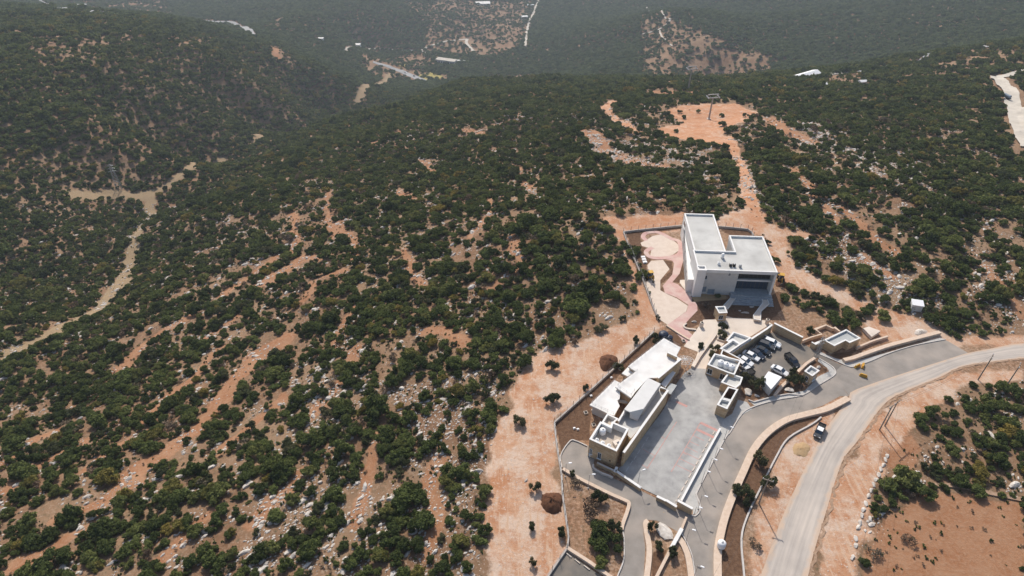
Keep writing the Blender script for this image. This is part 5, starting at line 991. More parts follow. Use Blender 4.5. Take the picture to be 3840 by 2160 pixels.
def power_pole(base, label, h=9.0, rz=0.0, arm=2.2, twin=False):
    e = empty('power_pole', (*base, hz1(*base)-0.3), rz, label, 'power pole', 'wooden power poles')
    for s in ((-1, 1) if twin else (0,)): b = MB(); b.tube((s*1.1, 0, 0), (s*1.1, 0, h), 0.17, 0.12, 8); b.build('pole', 'wood', e)
    b = MB(); b.box((0, 0, h-0.4), (arm+(2.2 if twin else 0), 0.16, 0.2)); b.build('cross_arm', 'wood', e)
    for s in (-1, 0, 1): b = MB(); b.lathe((s*(arm*0.45+(1.0 if twin else 0)), 0, h-0.3), [(0.07, 0), (0.1, 0.1), (0.05, 0.28)], 8); b.build('insulator', 'plastic', e)
    return e
PB = {}
for k, (c, p, lb, h, rz, tw) in {'a': ('C6',(1350,390),'twin wooden power pole on the pale verge right of the road',9,0.6,True), 'b': ('C6',(2035,45),'wooden power pole on the verge near the right edge of the picture',9,0.9,False), 'c': ('C6',(2222,112),'second wooden power pole beside the bushes at the right edge',9,0.9,False), 'd': ('C6',(468,930),'wooden power pole with cross arm in the planted strip',9,-0.4,False)}.items():
    q = g(c, *p); PB[k] = power_pole(q, lb, h, rz, 2.2, tw)
def lattice(name, base, h, w0, w1, label, cat, arms=(), m='steel', zb=None, group=None, t=0.06):
    zb = hz1(*base) if zb is None else zb; e = empty(name, (*base, zb-0.2), 0.3, label, cat, group); c = [(-1, -1), (1, -1), (1, 1), (-1, 1)]; n = 7
    def pt(i, k): w = w0+(w1-w0)*k/n; return Vector((c[i % 4][0]*w/2, c[i % 4][1]*w/2, h*k/n))
    for i in range(4): b = MB(); b.tube(pt(i, 0), pt(i, n), t, n=5); b.build('leg', m, e)
    b = MB()
    for k in range(n):
        for i in range(4): b.tube(pt(i, k), pt(i+1, k+1), t*0.6, n=4, cap=False); b.tube(pt(i+1, k), pt(i, k+1), t*0.6, n=4, cap=False)
    b.build('bracing', m, e)
    for z, L in arms:
        b = MB(); b.tube((-L/2, 0, z), (L/2, 0, z), t, n=5); b.tube((-L/2, 0, z), (0, 0, z+0.7), t*0.7, n=4); b.tube((L/2, 0, z), (0, 0, z+0.7), t*0.7, n=4); b.build('cross_arm', m, e)
    return e
lattice('lattice_mast', g('C4', 1690, 720), 7.5, 0.8, 0.5, 'grey lattice mast with cross arms beside the parking entrance', 'mast', ((5.0, 2.4), (6.0, 2.2), (7.0, 1.8)), t=0.045)
pyl = land(447, 705); lattice('power_pylon', pyl, 17, 3.4, 0.8, 'thin grey power pylon on the valley clearing at the left', 'pylon', ((12, 5), (14, 4.4), (16, 3.6)), t=0.10)
def ropeway(base, h, label, group='ropeway towers'):
    e = empty('ropeway_tower', (*base, hz1(*base)-0.5), 0.12, label, 'ropeway tower', group); b = MB(); b.tube((0, 0, 0), (0, 0, h), 0.6, 0.42, 12); b.build('mast', 'steel', e); b = MB(); b.box((0, 0, 0.5), (2.4, 2.4, 1.0), 0, 0.8); b.build('base', 'pave', e)
    for dz in (0.0, 2.2): b = MB(); b.box((0, 0, h+dz), (6.4, 0.4, 0.4)); b.build('cross_arm', 'steel', e)
    for s in (-1, 1):
        b = MB(); b.tube((s*3.3, 0, h), (s*3.3, 0, h+2.4), 0.15, n=6); b.tube((s*0.6, 0, h), (s*3.2, 0, h+2.2), 0.1, n=5); b.build('arm_brace', 'steel', e)
        b = MB(); b.box((s*3.4, 0, h+0.5), (0.35, 4.4, 0.4)); b.build('sheave_frame', 'steel', e)
        for q in range(5): b = MB(); b.tube((s*3.4-0.12, -1.8+q*0.9, h+0.85), (s*3.4+0.12, -1.8+q*0.9, h+0.85), 0.3, n=10); b.build('sheave', 'plastic', e)
    return e
RT0 = land(2658, 447); ropeway(RT0, 14.0, 'grey ropeway tower with sheaves on the orange clearing'); RT1 = land(2580, 342); ropeway(RT1, 17.0, 'farther ropeway tower on the crest behind the clearing')
def wire(name, pts, sag, label, r=0.018, cat='cable', group=None):
    b = MB()
    for p0, p1 in zip(pts[:-1], pts[1:]):
        p0, p1 = Vector(p0), Vector(p1); n = 10; Q = [p0.lerp(p1, k/n)-Vector((0, 0, sag*4*(k/n)*(1-k/n))) for k in range(n+1)]
        for a, c in zip(Q[:-1], Q[1:]): b.tube(a, c, r, n=4, cap=False)
    tag(b.build(name, 'darksteel'), label, cat, group)
z0 = hz1(*RT0)+14.5; z1 = hz1(*RT1)+17.5
for s in (-1, 1): wire('ropeway_cable', [(RT0[0]+s*3.4, RT0[1], z0), (RT1[0]+s*3.4, RT1[1], z1)], 1.0, '%s ropeway cable between the two towers' % ('left' if s < 0 else 'right'), 0.03)
dpt = Vector((*g('C6', 468, 930), 8.6)); mast = Vector((*g('C4', 1690, 720), 6.5))
for s, lb in ((-0.9, 'left'), (0.9, 'right')):
    wire('power_line', [tuple(mast+Vector((s, 0, 0))), tuple(dpt+Vector((s, 0.3*s, 0))), (*(np.array(g('C6', 150, 1500, 7.5))+np.array([s, 0])), 7.5)], 1.2, '%s power line over the drive and planted strip' % lb, group='power lines')
ap = Vector((*g('C6', 1350, 390), 8.6))
for s, lb in ((-1.8, 'left'), (1.6, 'right')): wire('power_line', [(*(np.array(g('C6', 2035, 45))+np.array([s*.3, s*.3])), 8.6), tuple(ap+Vector((s*.8, s*.5, 0))), (*(np.array(g('C6', 1220, 1500, 7.0))+np.array([s*.7, 0])), 7.0)], 1.2, '%s power line over the rocky verge right of the road' % lb, group='power lines')

# ------------------------------------------------------------------ soil heaps and small things
def heap(poly, h, label, m='soilheap', n=30, name='soil_heap', cat='soil heap'):
    P = ccw(resample(smooth_line(poly+[poly[0]]), n+1)[:-1]); c = np.mean(P, 0); K = 7; e = MB(); r_ = np.random.default_rng(int(abs(c[0])*7))
    for k in range(K):
        t = k/K
        for x, y in P:
            f = (1-t)*(1+r_.normal()*0.05+0.12*math.sin(3*math.atan2(y-c[1], x-c[0])+k*0.5)*(0.4+t)); X, Y = c[0]+(x-c[0])*f, c[1]+(y-c[1])*f; e.v.append((X, Y, hz1(X, Y)-0.1+h*(math.sin(t*1.45)**0.8 if t > 0 else 0)*(1+r_.normal()*0.11)+0.12*math.sin(X*2.1)*math.sin(Y*1.7)*min(1, h)))
    e.v.append((c[0], c[1], hz1(*c)+h)); n = len(P)
    for k in range(K-1):
        for q in range(n): e.f.append((k*n+q, k*n+(q+1) % n, (k+1)*n+(q+1) % n, (k+1)*n+q))
    e.f += [((K-1)*n+q, (K-1)*n+(q+1) % n, K*n) for q in range(n)]
    tag(e.build(name, m, None, True), label, cat)
heap(gl('C3', [(430,190),(490,175),(550,200),(555,260),(500,300),(440,300),(412,260)]), 1.5, 'dark red soil heap against the fence above the stone complex'); heap(gl('C3', [(-20,1240),(60,1215),(130,1240),(140,1340),(120,1380),(40,1375),(-20,1330)]), 1.7, 'dark red soil heap on the dirt strip beside the lower fence')
heap(gl('C6', [(720,500),(800,490),(840,540),(800,600),(730,590),(700,550)]), 0.5, 'low brown soil heap on the road verge near the open truck', 'tanpatch'); heap(gl('C5', [(1290,730),(1390,745),(1440,795),(1385,845),(1310,800)]), 0.07, 'orange soil spill on the lane before the courtyard opening', 'tanpatch', name='soil_spill', cat='soil spill'); heap(gl('C7', [(1085,1130),(1130,1100),(1195,1120),(1180,1150),(1110,1160)]), 0.6, 'low rubble heap behind the pale wall by the road bend', 'rock'); heap(gl('C1', [(2060,900),(2140,900),(2180,960),(2100,980),(2050,960)]), 0.8, 'dark soil heap beside the digger at the corner of the white building')
e = water_tank((*g('C6', 198, 1235, 0.8), 0.75), 0.85, 1.6, 'lone round white water tank standing on the broad wall of the drive')
for p, r_, lb in (((1035,70), 1.35, 'larger dark blue round tank behind the white roof corner'), ((1135,110), 0.95, 'smaller dark blue round tank behind the white roof corner')): water_tank((*g('zC', *p, 1.0), 0), r_, 1.9 if r_ > 1 else 1.4, lb, 'dark blue tanks', 'bluetank')
def bin_(p, label, r_=0.55, h=1.5):
    e = empty('stone_pillar', (*p, 0.05), 0, label, 'pillar', 'plaza pillars'); b = MB(); b.lathe((0, 0, 0), [(r_, 0), (r_, h), (r_*0.85, h+0.1)], 16); b.build('shaft', 'pave', e); b = MB(); b.lathe((0, 0, h+0.1), [(r_*0.5, 0), (r_*0.5, 0.12)], 12); b.build('cap', 'dark', e)
bin_(g('zI', 455, 430), 'short round pale pillar on the plaza by the pink path'); bin_(g('C4', 945, 215), 'short round pale pillar at the corner of the plaza near the car park wall')
def chest(p, size, label, m='pave', rz=0.3, cat='box', name='concrete_box', group='concrete boxes'):
    e = empty(name, (*p, 0), rz, label, cat, group); b = MB(); b.box((0, 0, size[2]/2), size); b.build('body', m, e); b = MB(); b.box((0, 0, size[2]+0.04), (size[0]*0.7, size[1]*0.7, 0.08)); b.build('lid', 'dark' if m == 'pave' else m, e)
for p, lb in ((('C3',315,622),'concrete manhole box in the middle of the fenced garden'),(('C3',375,715),'concrete manhole box beside the stone terrace corner'),(('C3',577,292),'concrete manhole box beside the small white roof'),(('C3',1095,330),'concrete manhole box at the top of the courtyard'),(('C3',1052,80),'concrete manhole box beside the pink path wall')): chest(g(*p), (0.9, 0.9, 0.35), lb)
for p, lb in ((('C3',355,495),'small white drum lying by the garden fence'),(('C3',228,740),'small white box left of the pair in the garden corner'),(('C3',255,748),'small white box right of the pair in the garden corner'),(('C3',508,358),'small white box by the fence above the garden')): chest(g(*p), (0.55, 0.45, 0.35), lb, 'plastic', group='white boxes in the garden')
for p, lb in (((612,655),'white garden bench, uppermost of three on the dark soil'),((622,682),'white garden bench, middle of three on the dark soil'),((632,710),'white garden bench, lowest of three on the dark soil')): chest(g('C1', *p), (1.3, 0.9, 0.4), lb, 'plastic', 0.1, 'bench', 'garden_bench', 'white garden benches')
chest(g('zI', 950, 765), (2.2, 1.1, 0.5), 'brown planter trough with white rim beside the plaza trees', 'pave', -0.5, 'planter', 'planter', 'plaza planters')
# white letters / blocks: large stones in the plaza bed
for k, (p, s, lb) in enumerate((((1540,1170),(1.6,0.6,0.5),'long pale rock in the dark bed below the porch'),((1405,1125),(0.5,0.4,0.35),'small round pale rock in the dark bed below the porch'),((385,1370),(0.9,0.6,0.5),'pale rock in the bed beside the pink path'),((1680,1040),(0.8,0.5,0.4),'pale rock near the middle of the dark bed below the porch'))):
    o = bpy.data.objects.new('garden_rock', ROCKS[k]); col.objects.link(o); o.location = (*g('zD', *p), 0.15); o.scale = s; tag(o, lb, 'rock')
for k, (c, p, s, lb) in enumerate((('C4',(1290,1220),(1.6,1.1,0.6),'flat tan rock in the bed below the gatehouse'),('C4',(660,1260),(1.5,1.6,0.8),'tall pale rock beside the big olive near the pavilion'),('C4',(790,1310),(0.8,0.6,0.4),'round tan rock under the big olive near the pavilion'),('C4',(1725,880),(0.8,0.7,0.6),'orange rock behind the gatehouse'),('C5',(1380,1000),(2.6,2.0,0.8),'large flat pale rock beside the white beam'))):
    o = bpy.data.objects.new('garden_rock', ROCKS[k]); col.objects.link(o); o.location = (*g(c, *p), 0.2); o.scale = s; o.rotation_euler = (0, 0, k*1.3); tag(o, lb, 'rock')
# shed and pallet on the slope right of the white building
e = empty('metal_shed', (*g('C7', 1095, 955), hz1(*g('C7', 1095, 955))), -0.25, 'small white metal shed by the trees right of the dirt track', 'shed'); b = MB(); b.box((0, 0, 1.1), (2.9, 2.0, 2.2)); b.build('wall', 'farwhite', e); b = MB(); b.v = [(-1.6, -1.2, 2.2), (1.6, -1.2, 2.2), (1.6, 1.2, 2.6), (-1.6, 1.2, 2.6), (-1.6, -1.2, 2.3), (1.6, -1.2, 2.3), (1.6, 1.2, 2.7), (-1.6, 1.2, 2.7)]; b.f = [(4, 5, 6, 7), (3, 2, 1, 0), (0, 1, 5, 4), (1, 2, 6, 5), (2, 3, 7, 6), (3, 0, 4, 7)]; b.build('roof', 'plastic', e)
for q in range(9): b = MB(); b.box((-1.3+q*0.325, -1.02, 1.1), (0.06, 0.05, 2.1)); b.build('rib', 'farwhite', e)
e = empty('flat_slab', (*g('zE', 1760, 290), 0), 0.2, 'pale flat concrete slab roof among trees beside the stone house', 'slab'); b = MB(); b.prism([tuple(np.array(q)-np.array(g('zE', 1760, 290))) for q in gl('zE', [(1560,200),(1700,160),(1990,270),(1770,415)], 1.2)], 0.2, 1.2); o = b.build('roof', 'pave', e); e.rotation_euler = (0, 0, 0)
# line of white rocks on the verge
for k, p in enumerate(((1385,590),(1372,622),(1358,655),(1340,690),(1325,725),(1305,760),(1288,800),(1270,835),(1252,880),(1232,930),(1215,975),(1203,1020),(1190,1065),(1178,1105),(1160,1180),(1160,1230),(1135,1320))):
    o = bpy.data.objects.new('verge_rock', ROCKS[k % 5]); col.objects.link(o); o.location = (*g('C6', *p), 0.12); o.scale = (0.9, 0.6, 0.5); o.rotation_euler = (0, 0, 1.1+0.3*math.sin(k*2.3)); tag(o, 'white rock in the line edging the rough ground right of the road', 'rock', 'line of verge rocks')
# pipe / culvert ring
e = empty('plastic_sacks', (*g('C6', 1310, 985), 0), 0.3, 'heap of white plastic sacks by the bushes right of the road', 'sacks')
for k, (dx, dy, s) in enumerate(((0, 0, .8), (.7, .5, .6), (-.5, .8, .7), (-.7, -.6, .5))): o = bpy.data.objects.new('sack', ROCKS_LO[k % 4].copy()); o.data.materials[0] = M['plastic']; col.objects.link(o); o.parent = e; o.location = (dx, dy, 0.3); o.scale = (s, s, s*.7)

# ------------------------------------------------------------------ garden trees set out one by one
def garden(crop, p, s, label, kind='olive', asp=None, k=[0]):
    k[0] += 1; asp = asp or (1.75 if s < 1.35 else 1.3); q = land(*px(crop, *p)); cr = {'olive': CROWN_OLIVE, 'oak': CROWN_HI, 'dry': CROWN_DRY}[kind]
    make_tree({'olive': 'olive_tree', 'oak': 'oak_tree', 'dry': 'dry_shrub'}[kind], (*q, hz1(*q)-0.05), s, k[0]*1.7, label, 'trees round the compound', cr[k[0] % len(cr)], TRUNK_TALL[k[0] % 2], 'tree' if kind != 'dry' else 'shrub', asp)
def make_tree(name, loc, s, rz, label, group, crown, trunk, cat='tree', asp=1.0):
    e = empty(name, loc, rz, label, cat, group); e.scale = (s*(0.85+0.3*((loc[0]*7.3) % 1)), s*(0.85+0.3*((loc[1]*5.1) % 1)), s*asp)
    for nm, me in (('trunk', trunk), ('crown', crown)):
        c = bpy.data.objects.new(nm, me); col.objects.link(c); c.parent = e
    return e
for a in (('C5',(405,400),0.9,'slim young tree on the lane wall left of the dry bushes'),('C5',(690,640),1.9,'olive tree beside the lane wall, above the dry bushes'),('C5',(850,960),2.0,'tall olive tree beside the bend of the lane wall'),('C5',(1235,960),1.3,'dark young tree at the end of the lane wall opposite the courtyard'),('C5',(1320,1170),1.2,'dark small tree among rocks beside the white beam'),('C5',(1460,1230),1.2,'small tree between the white beam and the drive wall'),
  ('C4',(640,1100),1.9,'olive tree behind the pavilion, over the half hidden pickup'),('C4',(840,1200),2.3,'big round olive tree in the bed between pavilion and cabin'),('C4',(1370,1130),2.1,'olive tree in the bed left of the gatehouse'),('C4',(1330,1000),1.3,'small olive tree between the white saloon and the gatehouse'),
  ('C2',(600,340),1.3,'leafy tree nearest the kiosk on the plaza'),('C2',(590,420),1.6,'sparse tree beside the brown planter on the plaza'),('C2',(520,560),1.5,'sparse tree beside the ramp wall on the plaza'),('C2',(475,630),1.4,'lowest sparse tree on the plaza near the pavilion'),('C2',(360,540),1.1,'small thin tree at the plaza end of the steel canopy'),
  ('C6',(470,640),2.2,'rounded olive tree in the planted strip, farthest up'),('C6',(525,790),2.0,'olive tree beside the power pole in the planted strip'),('C6',(345,860),2.1,'olive tree leaning over the broad drive wall'),('C6',(385,930),1.5,'small olive tree under the power lines in the planted strip'),
  ('zE',(250,330),1.3,'thin tree in the rubble beside the yard wall'),('C3',(695,95),1.3,'young olive by the fence above the upper soil heap'),('C3',(560,290),1.4,'young olive on the fence beside the upper soil heap'),('C3',(318,460),1.2,'young olive by the fence at the middle of the dirt strip'),('C3',(65,540),1.9,'round olive on the dirt strip near the fence bend'),('C3',(838,80),1.6,'bushy olive inside the fence behind the white roof'),
  ('OV',(1388,930),1.9,'round olive standing alone on the upper dirt strip'),('OV',(1305,1068),1.7,'lone olive at the left edge of the dirt strip'),('OV',(1347,1232),1.3,'thin young olive on the dirt strip beside the lower soil heap'),('OV',(1335,1330),1.0,'thin young olive at the lower left of the dirt strip'),('OV',(1410,1345),1.2,'leaning young olive against the lower fence'),('OV',(1340,1420),1.0,'small olive on the dirt strip near the picture bottom'),('C3',(440,620),0.9,'bare small tree on the low white roof edge')): garden(*a)
for a in (('C5',(560,760),2.6,'brown dry bush beside the big oaks below the lane wall'),('C5',(450,480),1.7,'brown dry bush by the lane wall under the slim young tree'),('C5',(640,700),1.8,'grey dry bush between lane wall and big oaks'),('C1',(1290,1200),2.0,'grey green shrub in the dark bed left of the kiosk'),('C6',(430,1230),1.6,'grey dry shrub on the verge beside the bed kerb'),('C6',(1290,1290),1.8,'grey dry shrub under the power lines right of the road'),('C6',(1540,1200),1.7,'grey dry shrub at the edge of the brown field')): garden(*a, 'dry', 0.8)
for a in (('C5',(700,1020),2.7,'dark oak, upper one of the clump beside the lane'),('C5',(800,1140),2.7,'dark oak, lower right one of the clump beside the lane'),('C5',(690,1150),2.3,'dark oak, lower left one of the clump beside the lane'),('C5',(720,1340),1.6,'small oak below the clump beside the lane'),('C1',(1420,1090),1.2,'small dark oak below the earth bank of the white building'),('C6',(1520,780),3.2,'large dark oak right of the rock line on the rough ground'),('C6',(1620,880),2.6,'dark oak below the large one on the rough ground right of the road')): garden(*a, 'oak', 1.0)
for k, p in enumerate(((1990,640),(2010,655),(2050,690),(2075,705),(2100,715),(2040,770),(2065,785),(2090,800),(2110,815),(2020,775),(2130,800),(2150,825),(2000,760),(1975,755),(2085,770),(2175,790),(2190,780),(2215,800))): garden('OV', p, 1.9+0.4*math.sin(k*1.9), 'dark oak shrub %s' % ('on the bare bank right of the white building' if p[1] < 720 else 'in the thicket behind the car park wall, left part' if p[0] < 2080 else 'in the thicket behind the car park wall, right part'), 'oak', 1.0)

for a_, s_, lb in (((265,755),1.7,'lone oak at the left end of the ropeway clearing, upper one'),((205,790),1.9,'lone oak at the left edge of the ropeway clearing'),((290,795),2.0,'round oak left of the tower on the ropeway clearing'),((390,755),1.7,'small oak behind the tower on the ropeway clearing'),((545,785),1.9,'oak just right of the ropeway tower, upper one'),((555,845),2.4,'tall oak just right of the ropeway tower, lower one'),((705,785),2.2,'oak at the right end of the ropeway clearing, upper one'),((740,815),1.7,'oak at the right end of the ropeway clearing, lower one'),((245,890),1.8,'oak beside the red track left of the ropeway clearing')): garden('T5', a_, s_, lb, 'oak', 1.1)
# ------------------------------------------------------------------ far buildings and vehicles
def far_building(crop, p, size, rz, label, name='farm_building', roof='farroof', windows=4, cat='building', pitched=False):
    q = land(*px(crop, *p)); L, W_, Hh = size; e = empty(name, (*q, hz1(*q)-0.5), rz, label, cat, 'far buildings'); b = MB(); b.box((0, 0, Hh/2), (L, W_, Hh)); b.build('wall', 'farwhite', e)
    b = MB()
    if pitched: b.v = [(-L*.52, -W_*.55, Hh), (L*.52, -W_*.55, Hh), (L*.52, W_*.55, Hh), (-L*.52, W_*.55, Hh), (-L*.52, 0, Hh+W_*.2), (L*.52, 0, Hh+W_*.2)]; b.f = [(0, 1, 5, 4), (2, 3, 4, 5), (0, 4, 3), (1, 2, 5), (3, 2, 1, 0)]
    else: b.box((0, 0, Hh+0.2), (L*1.03, W_*1.05, 0.4))
    b.build('roof', roof, e)
    for k in range(windows): b = MB(); b.box((-L/2+(k+0.5)*L/windows, -W_/2-0.05, Hh*0.5), (L/windows*0.5, 0.15, Hh*0.4)); b.build('window', 'glass', e)
    b = MB(); b.box((-L*0.3, -W_/2-0.06, Hh*0.3), (1.2, 0.14, Hh*0.55)); b.build('door', 'darksteel', e); return e
far_building('T4', (940,470), (36,12,7), -0.35, 'long pale building with flat roof deep in the valley', roof='farpath', windows=8); far_building('T4', (1045,470), (14,10,4), -0.3, 'low annex right of the long valley building', roof='farwhite', windows=2); far_building('T4', (278,352), (12,9,6), -0.1, 'small white house by the track across the valley', 'house', 'farwhite', 2, 'house')
far_building('T4', (1520,140), (14,9,6), 0.2, 'white farm house beside the straight valley track', 'house', 'farwhite', 3, 'house'); far_building('T4', (1210,35), (34,20,5), 0.1, 'pale terraced farm building at the top of the picture', roof='farwhite'); far_building('T4', (1565,48), (16,6,4), 0.0, 'small blue-roofed shed at the top of the straight track', 'shed', 'farroof', 2, 'shed')
far_building('T5', (1115,525), (24,8,4), 0.55, 'long white metal-roofed shed on the far ridge', 'shed', 'plastic', 4, 'shed', True); far_building('T5', (1320,500), (22,4,1.5), 0.25, 'pale low pens beside the metal-roofed shed on the ridge', 'animal_pen', 'farpath', 2, 'pen'); far_building('T5', (1258,575), (6,4,2.5), 0.2, 'bright white tent below the ridge sheds', 'tent', 'plastic', 1, 'tent', True); far_building('T5', (1490,560), (6,4,2.5), 0.2, 'small white hut below the ridge sheds', 'hut', 'plastic', 1, 'hut', True)
far_building('T3', (610,50), (16,7,4), 0.1, 'small pale building beside the distant road at upper left', roof='farwhite', windows=2); far_building('T3', (430,478) if False else (2385,300), (9,7,4), 0.0, 'tiny white house on the far slope left of the valley track', 'house', 'farwhite', 1, 'house')
for c, p, rz, lb in (('T4',(637,545),-0.6,'tiny pale car on the grey valley road'),('T4',(700,570),-0.6,'tiny grey car nearest the poplars on the valley road'),):
    q = land(*px(c, *p)); e = car((q[0]-1, q[1]+0.8), (q[0]+1, q[1]-0.8), WH if 'pale' in lb else GR, lb); e.location.z = hz1(*q)+0.9; e['group'] = 'vehicles outside the car park'
q = land(3772, 372); e = empty('tank_truck', (*q, hz1(*q)+0.5), 1.9, 'dark tank truck parked on the pale quarry road', 'truck', 'vehicles outside the car park')
b = MB(); b.tube((-2.2, 0, 1.7), (1.0, 0, 1.7), 1.0, n=14); b.build('tank', 'bluepanel', e); b = MB(); b.box((2.0, 0, 1.5), (1.6, 2.0, 1.9), 0, 0.9); b.build('cab', 'bluepanel', e); b = MB(); b.box((0, 0, 0.65), (5.6, 1.6, 0.25)); b.build('chassis', 'darksteel', e)
for x in (-1.8, -0.8, 2.0):
    for s in (-1, 1): b = MB(); b.tube((x, s*0.8, 0.45), (x, s*1.05, 0.45), 0.45, n=12); b.build('wheel', 'tyre', e)
# final pass: things assembled in place get their origin at their base
bpy.context.view_layer.update()
for o in list(col.objects):
    if o.type == 'EMPTY' and o.parent is None and o.location.length < 1e-6:
        cs = [c.matrix_world @ Vector(v) for c in o.children_recursive if c.type == 'MESH' for v in c.bound_box]
        if cs:
            o.location = (sum(v.x for v in cs)/len(cs), sum(v.y for v in cs)/len(cs), min(v.z for v in cs))
            for c in o.children: c.matrix_parent_inverse = Matrix.Translation(-o.location)
# ------------------------------------------------------------------ planting
def plant():
    A = []
    for rmin, rmax, step in ((40, 230, 2.4), (230, 460, 2.7), (460, 900, 3.6), (900, 1900, 4.8)):
        x, y = candidates(rmin, rmax, step); k = grow(x, y); x, y = x[k], y[k]
        u, v, dep = project(x, y, hz(x, y)); k = (u > -260) & (u < 4100) & (v > -120) & (v < 2330) & (dep > 0); x, y = x[k], y[k]
        s = rng.gamma(6.5, 1/6.5, len(x))*(1.45 if rmin < 230 else 1.55 if rmin < 460 else 2.05 if rmin < 900 else 2.9); s = s*(1+0.32*sstep(0.0, -0.2, openness(x, y))); s = np.clip(s, 0.7, 4.4)
        A.append(np.c_[x, y, s])
    A = np.concatenate(A); return A
TREES = plant()
tx, ty, ts = TREES.T; tz = hz(tx, ty)-0.08; tu, tv, td = project(tx, ty, tz)
app = ts/td*((tu > 0) & (tu < 3840) & (tv > 0) & (tv < 2200)); order = np.argsort(-app)
N_IND = 262
ind, rest = order[:N_IND], order[N_IND:]
def zone(u, v, s):
    sz = 'large' if s > 2.1 else 'small' if s < 1.35 else 'mid-sized'
    if u > 2900: z = ('on the brown plot right of the main road', 'oaks beyond the main road') if v > 1350 else ('on the stony slope above the road bend', 'oaks on the slope above the road bend')
    elif v < 1150 and u > 1900: z = ('in the thicket left of the playground fence', 'oaks beside the playground')
    elif u > 1250: z = ('among boulders left of the dirt strip, %s' % ('bottom edge' if v > 1800 else 'beside the stone complex' if v > 1450 else 'beside the plaza'), 'oaks among the boulders')
    elif u < 450: z = ('on the red slope at the left edge, %s' % ('lower corner' if v > 1750 else 'higher up'), 'oaks along the left edge')
    else: z = ('between the red soil streaks, %s' % ('along the bottom edge' if v > 1850 else 'lower left quarter' if v > 1500 else 'below the valley path'), 'oaks on the red streaked slope')
    return sz+' evergreen oak shrub '+z[0], z[1]
def make_tree(name, loc, s, rz, label, group, crown, trunk, cat='tree', asp=1.0):
    e = empty(name, loc, rz, label, cat, group); e.scale = (s*(0.85+0.3*((loc[0]*7.3) % 1)), s*(0.85+0.3*((loc[1]*5.1) % 1)), s*asp)
    for nm, me in (('trunk', trunk), ('crown', crown)):
        c = bpy.data.objects.new(nm, me); col.objects.link(c); c.parent = e
    return e
for q in ind:
    lb, gp = zone(tu[q], tv[q], ts[q])
    make_tree('oak_tree', (tx[q], ty[q], tz[q]), ts[q], rng.uniform(0, 6.28), lb, gp, CROWN_HI[int(rng.integers(6))], TRUNKS[int(rng.integers(3))], asp=rng.uniform(0.85, 1.25))
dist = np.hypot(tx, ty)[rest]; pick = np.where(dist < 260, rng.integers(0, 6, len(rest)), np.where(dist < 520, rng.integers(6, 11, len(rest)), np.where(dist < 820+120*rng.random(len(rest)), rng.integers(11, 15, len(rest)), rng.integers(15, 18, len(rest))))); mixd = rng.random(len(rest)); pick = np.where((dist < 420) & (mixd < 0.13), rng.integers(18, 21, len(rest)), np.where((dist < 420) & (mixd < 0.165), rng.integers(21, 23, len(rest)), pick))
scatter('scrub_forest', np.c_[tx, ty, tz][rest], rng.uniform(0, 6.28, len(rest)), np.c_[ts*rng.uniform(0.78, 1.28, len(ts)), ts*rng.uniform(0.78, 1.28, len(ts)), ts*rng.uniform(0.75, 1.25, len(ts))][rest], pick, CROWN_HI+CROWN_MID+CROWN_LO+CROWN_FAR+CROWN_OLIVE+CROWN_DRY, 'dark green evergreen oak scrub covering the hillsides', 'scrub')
# low cushions and dry tufts
x, y = candidates(40, 420, 1.6); k = (fbm(x/6, y/6, 71, 3) > 0.50) & (bare(x, y) < rng.uniform(0.2, 1.35, len(x))) & (polymax(BUILT, x, y, 0.5) < 0.5) & (linemax(ROADCLEAR, x, y, 0.1) < 0.5) & ((polymax(TRACK, x, y, 0.5) < 0.3) | (rng.random(len(x)) < 0.02)); x, y = x[k], y[k]
u, v, dep = project(x, y, hz(x, y)); k = (u > -200) & (u < 4040) & (v < 2300); x, y = x[k], y[k]
scatter('ground_cover', np.c_[x, y, hz(x, y)-0.05], rng.uniform(0, 6.28, len(x)), rng.uniform(0.18, 0.55, len(x)), np.where(rng.random(len(x)) < 0.6, rng.integers(0, 3, len(x)), rng.integers(3, 5, len(x))), CROWN_LO[:3]+CROWN_DRY, 'low cushion bushes and dry tufts between the oaks', 'ground cover')
# limestone
x, y = candidates(40, 430, 0.85); w_ = np.maximum(polymax(RUBBLE, *jitter(x, y, 3, 8), 4.0), 0.55)*(polymax(BUILT, x, y, 0.5) < 0.5)*(linemax(ROADCLEAR, x, y, 0.1) < 0.5)*(1-0.93*polymax(TRACK, x, y, 0.5))
k = (fbm(x/4, y/4, 81, 3)*1.0 > 0.78-0.42*w_) & (rng.random(len(x)) < w_*1.1) & (polymax(FIELD, x, y, 1) < 0.5); x, y = x[k], y[k]
u, v, dep = project(x, y, hz(x, y)); k = (u > -200) & (u < 4040) & (v < 2300); x, y, u, v, dep = x[k], y[k], u[k], v[k], dep[k]
s = np.clip(rng.lognormal(-1.32, 0.62, len(x)), 0.08, 1.25); a = s/dep; od = np.argsort(-a)
rock_ang = lambda n_: np.c_[rng.normal(0, 0.25, n_), rng.normal(0, 0.25, n_), rng.normal(0.75, 0.35, n_)]
ra = rock_ang(len(x)); sc3 = np.c_[s*rng.uniform(0.9, 1.7, len(x)), s*rng.uniform(0.7, 1.1, len(x)), s*rng.uniform(0.6, 1.1, len(x))]; zz = hz(x, y)+s*0.02
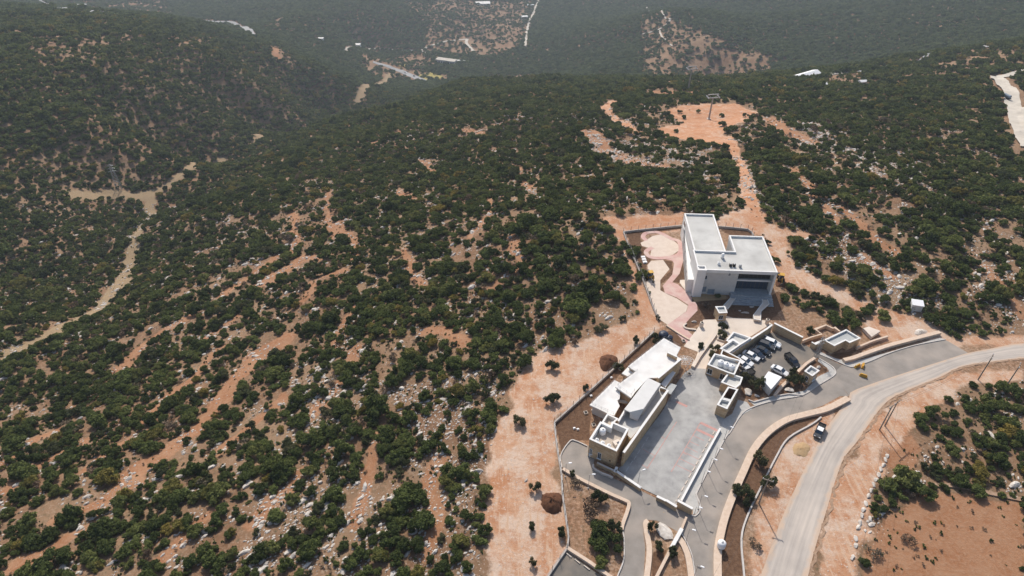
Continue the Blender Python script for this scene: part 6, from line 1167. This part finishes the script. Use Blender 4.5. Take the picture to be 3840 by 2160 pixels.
for q in od[:150]:
    o = bpy.data.objects.new('boulder', ROCKS[int(rng.integers(5))]); col.objects.link(o); o.location = (x[q], y[q], zz[q]); o.rotation_euler = ra[q]; o.scale = sc3[q]
    sz = 'long flat' if sc3[q][0] > 1.55*sc3[q][1] else 'rounded' if sc3[q][2] > 0.9*sc3[q][1] else 'low'
    if u[q] > 2900: lb, gp = sz+' limestone boulder on the slope right of the compound, %s the road bend' % ('below' if v[q] > 1300 else 'above'), 'boulders right of the compound'
    elif v[q] < 1150: lb, gp = sz+' limestone boulder among oaks above the playground', 'boulders above the playground'
    elif u[q] > 1250: lb, gp = sz+' white boulder among oaks beside the dirt strip, %s' % ('bottom edge' if v[q] > 1850 else 'beside the stone complex' if v[q] > 1500 else 'beside the plaza'), 'boulders beside the dirt strip'
    else: lb, gp = sz+' white boulder on the streaked red slope, %s' % (('lower corner' if u[q] < 500 else 'along the bottom edge') if v[q] > 1800 else 'left edge' if u[q] < 500 else 'middle of the lower left quarter'), 'boulders on the red streaked slope'
    tag(o, lb, 'boulder', gp)
q = od[150:]
scatter('loose_stones', np.c_[x, y, zz][q], ra[q], sc3[q], rng.integers(0, 4, len(q)), ROCKS_LO, 'loose white limestone strewn over the slopes', 'stones')
x, y = candidates(45, 260, 0.75); k = (np.maximum(polymax(TRACK, x, y, 1.0)*(polymax(BUILT, x, y, 0.5) < 0.5), linemax(STREAK, x, y)) > 0.4) & (rng.random(len(x)) < 0.30*sstep(0.45, 0.62, fbm(x/7, y/7, 91, 3))+0.03); x, y = x[k], y[k]
s = rng.uniform(0.05, 0.2, len(x)); scatter('gravel', np.c_[x, y, hz(x, y)], rng.uniform(0, 6.28, len(x)), s, rng.integers(0, 4, len(x)), ROCKS_LO, 'small pale stones scattered over the dirt tracks', 'gravel')

# ------------------------------------------------------------------ the air between
hb = MB(); hb.box((0, 1450, -150), (8200, 4300, 2*150+300)); hb.v = [(a, b, (140 if c > 0 else -420)) for a, b, c in hb.v]
haze = hb.build('haze', None); tag(haze, 'thin pale haze over the whole valley', 'haze', kind='stuff')
hm = bpy.data.materials.new('haze'); hm.use_nodes = True; hn = hm.node_tree.nodes; hn.remove(hn['Principled BSDF']); pv = hn.new('ShaderNodeVolumePrincipled')
pv.inputs['Color'].default_value = (0.76, 0.87, 1.0, 1); pv.inputs['Density'].default_value = 0.00014; pv.inputs['Anisotropy'].default_value = 0.3
hm.node_tree.links.new(pv.outputs[0], hn['Material Output'].inputs['Volume']); haze.data.materials.append(hm)
